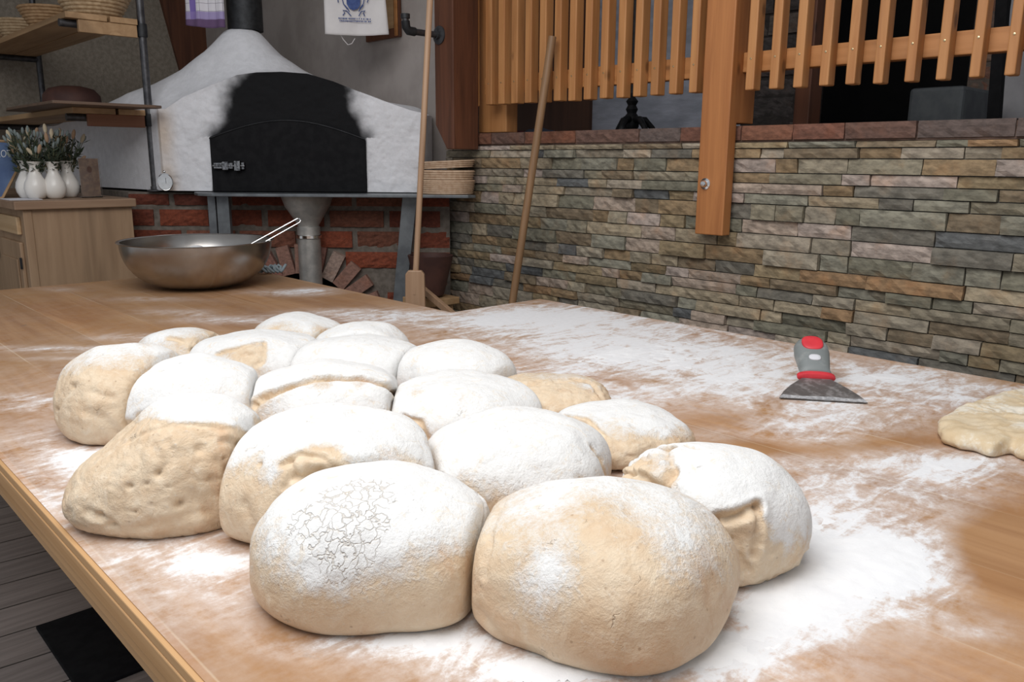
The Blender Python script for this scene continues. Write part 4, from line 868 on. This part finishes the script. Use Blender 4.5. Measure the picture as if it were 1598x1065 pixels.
# ------------------------------------------------------------------ scraper
a = atZ(1216, 622, T+.002); b = atZ(1354, 630, T+.002); exs = b-a; wdt = np.linalg.norm(exs); exs /= wdt; mid = (a+b)/2
eys = np.array([-exs[1], exs[0], 0]); 
if eys@FW < 0: eys = -eys
tilt = .22; fw2 = eys*cos(tilt)+np.array([0, 0, sin(tilt)]); nn_ = np.cross(exs, fw2)
scr = thing('dough_scraper', 'half moon steel dough scraper with grey and red handle on the floured table', 'scraper', mid)
bl = .098; edge_grey = mat('floury_steel', (.50, .50, .51), (.28, .28, .29), 150, rough=.8)
pl_ = [mid+exs*x*wdt/2+fw2*y*bl for x, y in ((-1, 0), (-.97, .08), (-.86, .30), (-.68, .56), (-.48, .78), (-.34, .93), (-.25, 1.0), (.25, 1.0), (.34, .93), (.50, .76), (.70, .52), (.86, .30), (.97, .10), (1, 0))]
MB().prism(pl_, nn_*.0014 if nn_[2] > 0 else -nn_*.0014).build('blade', blade_steel, scr)
MB().prism([mid+exs*x*wdt/2+fw2*y*bl+nn_*.0016*np.sign(nn_[2]) for x, y in ((-.985, .01), (-.96, .08), (-.90, .14), (-.5, .12), (.2, .15), (.7, .12), (.93, .14), (.97, .08), (.99, .01))], nn_*.0004*np.sign(nn_[2])).build('floury_edge', edge_grey, scr)
def ring(c, ax_, u_, v_, prof, seg=28):
    vs = []; fs = []
    for s_, ru, rv in prof:
        ru, rv = ru*1.38, rv*1.25
        for k in range(seg): th_ = 2*pi*k/seg; vs.append(c+ax_*s_+u_*ru*np.sign(cos(th_))*abs(cos(th_))**.8+v_*rv*np.sign(sin(th_))*abs(sin(th_))**.8)
    n = len(prof)
    for i in range(n-1):
        for k in range(seg): fs.append((i*seg+k, i*seg+(k+1) % seg, (i+1)*seg+(k+1) % seg, (i+1)*seg+k))
    fs += [tuple(range(seg))[::-1], tuple((n-1)*seg+k for k in range(seg))]
    m_ = MB(); m_.add(vs, fs); return m_
up2 = nn_ if nn_[2] > 0 else -nn_
nk = mid+fw2*bl*.97+up2*.002
t2 = .42; fw3 = eys*cos(t2)+np.array([0, 0, sin(t2)]); up3 = np.cross(exs, fw3); up3 *= 1 if up3[2] > 0 else -1
ring(nk, fw2, exs, up2, [(-.004, .024, .006), (-.002, .027, .008), (.006, .027, .009), (.009, .024, .008)]).build('red_collar', red_plastic, scr, smooth=True)
hdm = ring(nk+fw2*.008, fw3, exs, up3, [(0, .020, .008), (.004, .023, .011), (.015, .0215, .014), (.04, .0235, .0165), (.07, .0255, .018), (.092, .025, .018), (.106, .020, .015), (.113, .011, .009), (.115, .003, .003)]); hd = hdm.build('handle', grey_plastic, scr, smooth='all')
hc = nk+fw2*.008+fw3*.084+up3*.0220
ring(hc-up3*.004, up3, exs, fw3, [(0, .0155, .0185), (.0045, .0155, .0185), (.0060, .0135, .0165), (.0064, .006, .008)]).build('red_grip_pad', red_plastic, hd, smooth='all')
ring(nk+fw2*.008+fw3*.036+up3*.0185, up3, exs, fw3, [(0, .009, .008), (.0028, .008, .007), (.003, .003, .003)]).build('pale_badge', paper, hd, smooth='all')
ring(nk+fw2*.008+fw3*.107+up3*.0165, up3, exs, fw3, [(0, .005, .003), (.004, .005, .003)]).build('hanging_hole', clay, hd, smooth='all')

# ------------------------------------------------------------------ post and fence
xf = 2.285
ya_, za_ = yz(1084, 365, xf); yb_ = yz(1127, 365, xf)[0]
tp = thing('timber_post', 'square orange timber post bolted in front of the stone wall between the fence panels', 'post', (xf, (ya_+yb_)/2, za_))
MB().prism([(xf, yb_, za_), (WX-.021, yb_, za_), (WX-.021, yb_, FZ+.035), (WX+.075, yb_, FZ+.035), (WX+.075, yb_, 2.6), (xf, yb_, 2.6)], (0, ya_-yb_, 0)).build('post', post_wood, tp, bevel=.003)
bt = atX(1101, 287, xf); MB().lathe([(.018, -.002), (.018, .003), (.011, .005), (.011, .014), (.008, .018), (.001, .019)], bt, 24, M=np.array([[0, 0, -1], [1, 0, 0], [0, 1, 0]], float)).build('bolt', chrome, tp, smooth=True)
def fence(x_list, ybots, xs_, rail, name_label, yend, lab):
    f = thing('slatted_fence', name_label, 'fence', (xs_, yz(x_list[0][0], 140, xs_)[0], 1.5)); th = .042
    for (xa, xb), yb in zip(x_list, ybots):
        y1, z1 = yz(xa, yb, xs_); y2 = yz(xb, yb, xs_)[0]
        sl = MB().box(xs_, xs_+th, y2, y1, z1, 2.55).build('slat', fence_wood, f, bevel=.0035)
        zr_ = np.interp(0, [0], [rail[0]]); s = MB().lathe([(.003, 0), (.003, .0008), (.001, .0011)], (xs_-.0005, (y1+y2)/2, (rail[0]+rail[1])/2+.004), 10, M=np.array([[0, 0, -1], [1, 0, 0], [0, 1, 0]], float)); s.build('screw', brass, sl)
    yA, yB = yend
    MB().box(xs_+th+.0005, xs_+th+.04, yA, yB, rail[0], rail[1]).build('rail', fence_rail_wood, f, bevel=.003)
    MB().box(xs_+th+.0005, xs_+th+.04, yA, yB, rail[0]+.85, rail[1]+.85).build('rail', fence_rail_wood, f, bevel=.003)
    return f
brass = mat('brass_screw', (.8, .62, .35), rough=.3, metal=1)
xs_ = 2.30
zl = (yz(1080, 122, xs_+.03)[1], yz(1080, 88, xs_+.03)[1])
lefts = [(x, x+9.2+(x-728)*.009) for x in (728, 757.5, 777, 797, 818, 840, 863, 886, 910, 935, 961, 987, 1014, 1043, 1074)]
bots = [166, 164, 163, 162, 161, 160, 158, 158, 156, 154, 153, 151, 149, 147, 145]
zb_ = [yz(a, b, xs_)[1] for (a, b_), b in zip(lefts, bots)]
fence(lefts, bots, xs_, zl, 'left orange slatted wooden fence panel above the stone wall', (ya_, yz(744, 140, xs_)[0]), 0)
rights = [(x, x+13.3+(x-1162)*.010) for x in (1162, 1199, 1236.5, 1277, 1318, 1361, 1410, 1459, 1511, 1566, 1623)]
rb = [141, 139, 137, 134, 132, 131, 128, 125, 121, 118, 114]
fence(rights, rb, xs_, (yz(1300, 101, xs_+.03)[1], yz(1300, 67, xs_+.03)[1]), 'right orange slatted wooden fence panel above the stone wall', (.25, yb_-.0), 1)
# fence end post standing on the cap, left
p0 = yz(783, 200, 2.36); p1 = yz(740, 200, 2.36)
tag(MB().box(2.385, 2.45, p0[0], p1[0], FZ+.031, 2.6).build('fence_post', fence_wood, None, bevel=.003, loc=(2.4, (p0[0]+p1[0])/2, FZ+.031)), 'light square post on the wall top at the left end of the left fence panel', 'post')
# massive dark timber with a chamfered foot
X0 = 2.19; y1_, zq = yz(680, 225, X0); y0_ = yz(708, 235, X0)[0]; zb0 = yz(700, 233, X0)[1]; zc0 = yz(680, 195, X0)[1]
big = thing('timber_beam', 'massive dark reddish timber with chamfered foot hanging at the end of the stone wall', 'beam', (X0, (y0_+y1_)/2, zb0))
pts = [(X0, y1_, 2.9), (X0, y1_, zc0), (X0, y1_-(y1_-y0_)*.62, zb0), (X0, y0_, zb0), (X0, y0_, 2.9)]
MB().prism(pts, (2.355-X0-.03, 0, 0)).build('beam', dark_timber, big, bevel=.004)
# pipe bracket with flange
fl0 = yz(686, 55, X0); pc = np.array([X0, fl0[0], fl0[1]]); hk = thing('pipe_hook', 'black iron pipe elbow hook with round flange on the dark timber', 'hook', pc)
Mx2 = np.array([[0, 0, -1], [1, 0, 0], [0, 1, 0]], float)
MB().lathe([(.001, 0), (.036, 0), (.036, .006), (.018, .010), (.018, .022), (.001, .022)], pc, 32, M=Mx2).build('flange', pipe_iron, hk, smooth=True)
e1 = np.array([X0-.145, fl0[0], fl0[1]]); MB().tube([pc-[.01, 0, 0], e1, e1+[-.014, 0, .005], e1+[-.022, 0, .016], e1+[-.024, 0, .05]], .0125, 14).build('pipe', pipe_iron, hk, smooth=True)
MB().tube([e1+[.02, 0, 0], e1+[-.01, 0, .001], e1+[-.021, 0, .014], e1+[-.024, 0, .036]], .017, 14).tube([e1+[-.024, 0, .045], e1+[-.024, 0, .062]], .018, 14).build('elbow', dark_iron, hk, smooth=True)

# ------------------------------------------------------------------ long handled tools
def pole(p, q, r): return MB().tube([p+(q-p)*k/10 for k in range(11)], r, 16)
v1 = 3.17; A = atV(671, 0, v1+.05); B = atV(648, 440, v1); d = (A-B)/np.linalg.norm(A-B)
pt = thing('wooden_peel', 'long pale wooden pole with a short paddle foot, leaning by the oven', 'peel', B)
k = (B[2]-.30)/d[2]; foot = B-d*k; top = B+d*1.75
pole(B-d*.05, top, .0115).build('pole', pole_wood, pt, smooth=True)
su = RH; wd_ = 15*v1/F
hd_ = [B+su*a*wd_+np.array([0, 0, z]) for a, z in ((-.7, .045), (-1, .03), (-1.1, -.14), (-1.5, -.22), (-1.7, -.5), (1.8, -.5), (1.5, -.22), (1.05, -.14), (1, .03), (.7, .045))]
MB().prism([p-FH*.012 for p in hd_], FH*.024).build('paddle', pole_wood, pt, bevel=.004)
b2 = atX(800, 470, 2.16); t2_ = atX(862, 57, 2.262); dd = (t2_-b2); kf = (b2[2]-.02)/dd[2]; ft = b2-dd*kf
tag(MB().tube([ft+(t2_-ft)*k/12 for k in range(13)], .0148, 16).build('broom_stick', pole_wood2, None, smooth=True, loc=ft), 'worn brown round stick leaning against the slatted fence and stone wall', 'stick')
# things on the floor in the corner
c = atV(672, 415, 3.42); tag(MB().lathe([(.04, -.13), (.055, -.12), (.085, .0), (.095, .045), (.085, .045), (.05, -.1)], c, 32).build('dark_pot', clay, None, smooth=True, loc=(c[0], c[1], c[2]-.13)), 'dark brown conical pot in the corner behind the wooden peel', 'pot')
st_ = thing('corner_stand', 'small rough wooden trestle in the corner under the dark pot', 'stand', (c[0], c[1], 0))
MB().box(c[0]-.09, c[0]+.09, c[1]-.08, c[1]+.08, c[2]-.16, c[2]-.131).build('top', shelf_wood, st_, bevel=.003)
for a_, b_ in ((-.07, -.06), (.05, -.06), (-.07, .04), (.05, .04)): MB().box(c[0]+a_, c[0]+a_+.02, c[1]+b_, c[1]+b_+.02, 0, c[2]-.161).build('leg', shelf_wood, st_)
p = atV(668, 455, 3.30); q = atV(712, 492, 3.05); 
kk = (p[2]-.0)/(p[2]-q[2]); 
tag(MB().obox((p+q)/2-np.array([0, 0, .01]), (q-p)/2*1.6, np.array([0, 0, .014]), FH*.03).build('wooden_board', pole_wood, None, bevel=.002, loc=q), 'sloping pale board end in the corner at the foot of the stone wall', 'board')

# ------------------------------------------------------------------ cloths and pictures by the flue
def cloth(name, corners, v, m_, label, cat, loc_px, amp=.008, nx=24, ny=30, fn=None):
    P00, P10, P11, P01 = [atV(x, y, v) for x, y in corners]; vs = []
    for j in range(ny+1):
        for i in range(nx+1):
            s_, t_ = i/nx, j/ny; p = (P00*(1-s_)+P10*s_)*(1-t_)+(P01*(1-s_)+P11*s_)*t_
            p = p+FH*(amp*sin(s_*11+1)*(.5+.5*t_)+amp*.5*sin(s_*23+t_*3)); p[2] -= .006*sin(s_*3.1)*t_; vs.append(p)
    mb = MB(); mb.add(vs, [(j*(nx+1)+i, j*(nx+1)+i+1, (j+1)*(nx+1)+i+1, (j+1)*(nx+1)+i) for j in range(ny) for i in range(nx)])
    return mb, (P00+P10)/2
# checked towel
V1 = 3.84
t = NT('checked_towel'); dt = t.n('ShaderNodeVectorMath', {0: t.co, 1: (RH[0], RH[1], 0)}, operation='DOT_PRODUCT').outputs['Value']; sz = t.n('ShaderNodeSeparateXYZ', {0: t.co}).outputs[2]
def band(v, lo, hi, e=.0008): return t.ma('MULTIPLY', t.rng(v, lo-e, lo+e), t.rng(v, hi-e, hi+e, 1, 0))
col = t.mix(t.n('ShaderNodeMath', {0: t.rng(t.ma('PINGPONG', t.ma('ADD', dt, .5), .017), .0, .0013, 1, 0), 1: t.rng(t.ma('PINGPONG', t.ma('ADD', sz, .5), .0165), .0, .0013, 1, 0)}, operation='MAXIMUM').outputs[0], (.72, .70, .74), (.10, .08, .12))
ux = uvz(305, 10, V1)[0]; mbc, oc = cloth('t', [(286, -60), (346, -60), (352, 43), (289, 39)], V1, None, '', '', None)
u0 = oc@RH; zA = uvz(300, 18, V1)[1]-oc[2]; zB = uvz(300, 30, V1)[1]-oc[2]; zE = uvz(300, 60, V1)[1]-oc[2]
cA, cB = uvz(296, 10, V1)[0]-u0, uvz(306, 10, V1)[0]-u0
col = t.mix(band(dt, cA, cB), col, (.20, .14, .42)); col = t.mix(t.ma('MULTIPLY', band(sz, zB, zA), .8), col, (.27, .20, .46)); col = t.mix(band(sz, zE, zB), col, (.13, .075, .16))
o = mbc.build('tea_towel', t.out(col, .9), None, smooth='all', loc=oc, solid=.002); tag(o, 'purple and white checked tea towel hanging left of the flue', 'towel')
tag(MB().tube([atV(270, -62, V1+.015), atV(640, -62, V1+.015)], .008, 10).build('hanging_rail', pipe_iron, None, smooth=True), 'iron rail above the oven from which the towels hang', 'rail')
# printed white towel
V2 = 3.78; linen = mat('white_linen', (.72, .69, .68), (.66, .63, .62), 10, rough=.9, bs=.1); blue_print = mat('blue_print', (.045, .07, .20), (.07, .11, .27), 60, rough=.9)
pt_ = thing('printed_towel', 'white cloth with a blue crest print hanging on the wall right of the flue', 'towel', atV(555, 0, V2))
mbc, oc = cloth('t', [(503, -60), (596, -60), (607, 54), (507, 53)], V2, None, '', '', None, amp=.004); mbc.build('cloth', linen, pt_, smooth='all', solid=.002)
def q3(x, y): return atV(x, y, V2-.012)
mb = MB(); mb.prism([q3(x, y) for x, y in ((540, -8), (563, -8), (562, 8), (558, 14), (551, 16), (545, 13), (541, 6))], FH*.001)
for pl in ([(528, 4), (527, -2), (533, -6), (536, 6), (542, 14)], [(573, 4), (575, -2), (569, -6), (567, 6), (561, 14)], [(535, 24), (538, 20), (535, 16), (541, 17), (548, 25)], [(569, 25), (567, 20), (570, 17), (564, 18), (560, 25)], [(538, 8), (543, 14), (545, 18)], [(567, 8), (562, 14), (560, 18)]):
    mb.tube([q3(*p) for p in pl], .0022, 6)
mb.build('blue_crest', blue_print, pt_)
mb = MB(); r = random.Random(2)      # two lines of print too small to read
for yy, (xa, xb) in ((28.5, (528, 578)), (32.5, (530, 577))):
    x = xa
    while x < xb:
        w2 = r.uniform(1.2, 2.2); mb.prism([q3(x, yy-1.1+(x-xa)*.03), q3(x+w2, yy-1.1+(x-xa)*.03), q3(x+w2*r.uniform(.5, 1), yy+1.1+(x-xa)*.03), q3(x, yy+r.uniform(.4, 1.1)+(x-xa)*.03)], FH*.0008); x += w2+r.choice([.5, .5, .6, 1.8])
mb.build('printed_lines', blue_print, pt_)
MB().tube([atV(x, y, V2+.02) for x, y in ((530, 52), (536, 62), (543, 70), (549, 68), (554, 60))], .0018, 6).build('hanging_loop', linen, pt_)
# framed picture on the wall behind the towel (plane X = wall)
def fx(x, y): return atX(x, y, WX-.012)
pf_ = thing('picture_frame', 'brown wooden picture frame on the grey wall behind the printed cloth', 'picture', fx(600, 40))
ya1, yb1 = yz(570, 40, WX-.012)[0], yz(622, 40, WX-.012)[0]; z0_ = yz(600, 61, WX-.012)[1]
MB().box(WX-.012, WX+.006, yb1, ya1, z0_, 2.6).build('frame', dark_timber, pf_, bevel=.003)
MB().box(WX-.016, WX-.0125, yb1+.035, ya1-.035, z0_+.04, 2.55).build('picture', shelf_wood, pf_)
MB().box(WX-.020, WX-.0125, yb1+.004, yb1+.024, z0_+.004, 2.59).build('frame_moulding', fence_rail_wood, pf_, bevel=.002)
# ------------------------------------------------------------------ upper level: lamp stand, crate, cloth, posts
c = atX(985, 200, 2.62); c[2] = FZ; ls = thing('lamp_stand', 'black cast iron stand with three curved feet on the upper level behind the fence', 'stand', c)
MB().lathe([(.001, .02), (.022, .03), (.030, .05), (.030, .085), (.018, .10), (.024, .115), (.016, .13), (.024, .145), (.012, .16), (.017, .175), (.010, .19), (.010, 1.1)], c, 24).build('column', dark_iron, ls, smooth=True)
for a__ in (radians(75), radians(-35), radians(195), radians(255)):
    e_ = np.array([cos(a__), sin(a__), 0]); MB().tube([c+e_*.02+[0, 0, .075], c+e_*.055+[0, 0, .075], c+e_*.085+[0, 0, .045], c+e_*.105+[0, 0, .012]], [.014, .013, .011, .012], 12).build('foot', dark_iron, ls, smooth='all')
y1_, _ = yz(1418, 150, 2.95); y0_, zt_ = yz(1506, 133, 2.95)
crate_m = mat('dark_grey_plastic', (.085, .095, .10), (.06, .068, .075), 20, rough=.6)
tag(MB().box(2.95, 3.3, y0_, y1_, FZ, zt_).build('storage_box', crate_m, None, bevel=.012, loc=(3.1, (y0_+y1_)/2, FZ)), 'dark grey box standing on the upper level behind the right fence panel', 'box')
ya2, yb2 = yz(1240, 150, 2.62)[0], yz(1264, 150, 2.62)[0]
tag(MB().box(2.62, 2.70, yb2, ya2, FZ, 2.74).build('roof_post', dark_timber, None, bevel=.003, loc=(2.66, ya2, FZ)), 'dark red wooden post on the upper level behind the right fence panel', 'post')
p0 = atX(1546, 190, 2.75); p1 = atX(1566, 60, 2.75); tag(MB().prism([atX(1538, 205, 2.75), atX(1557, 205, 2.75), atX(1578, -80, 2.75), atX(1560, -80, 2.75)], (.03, 0, 0)).build('dark_prop', black, None, loc=p0), 'black slanting bar behind the far right slats of the fence', 'bar')
c = atX(850, 192, 2.62); P = []; nx, ny = 30, 14
for j in range(ny+1):
    for i in range(nx+1):
        s_, t_ = i/nx*2-1, j/ny*2-1; h_ = max(0, 1-(s_**2*.9+t_**2))**.5; P.append((c[0]+t_*.09, c[1]-s_*.11, FZ+.002+.045*h_*(1-.35*s_)))
P = np.array(P); P[:, 2] += np.abs(vn(P, .03, 3))*.012*(P[:, 2] > FZ+.01); mb = MB(); mb.add(P, [(j*(nx+1)+i, j*(nx+1)+i+1, (j+1)*(nx+1)+i+1, (j+1)*(nx+1)+i) for j in range(ny) for i in range(nx)])
tag(mb.build('folded_cloth', mat('blue_grey_cloth', (.10, .12, .17), rough=.95), None, smooth='all', loc=c), 'crumpled blue grey cloth lying on the ledge behind the left fence panel', 'cloth')
c = atX(808, 198, 2.62); tag(MB().box(2.58, 2.68, c[1]-.05, c[1]+.05, FZ, FZ+.045).build('small_box', mat('dark_red', (.20, .02, .025), rough=.5), None, bevel=.004, loc=(2.63, c[1], FZ)), 'small dark red box on the ledge behind the left fence panel', 'box')
for o in bpy.data.objects:
    if '_w' in o: del o['_w']
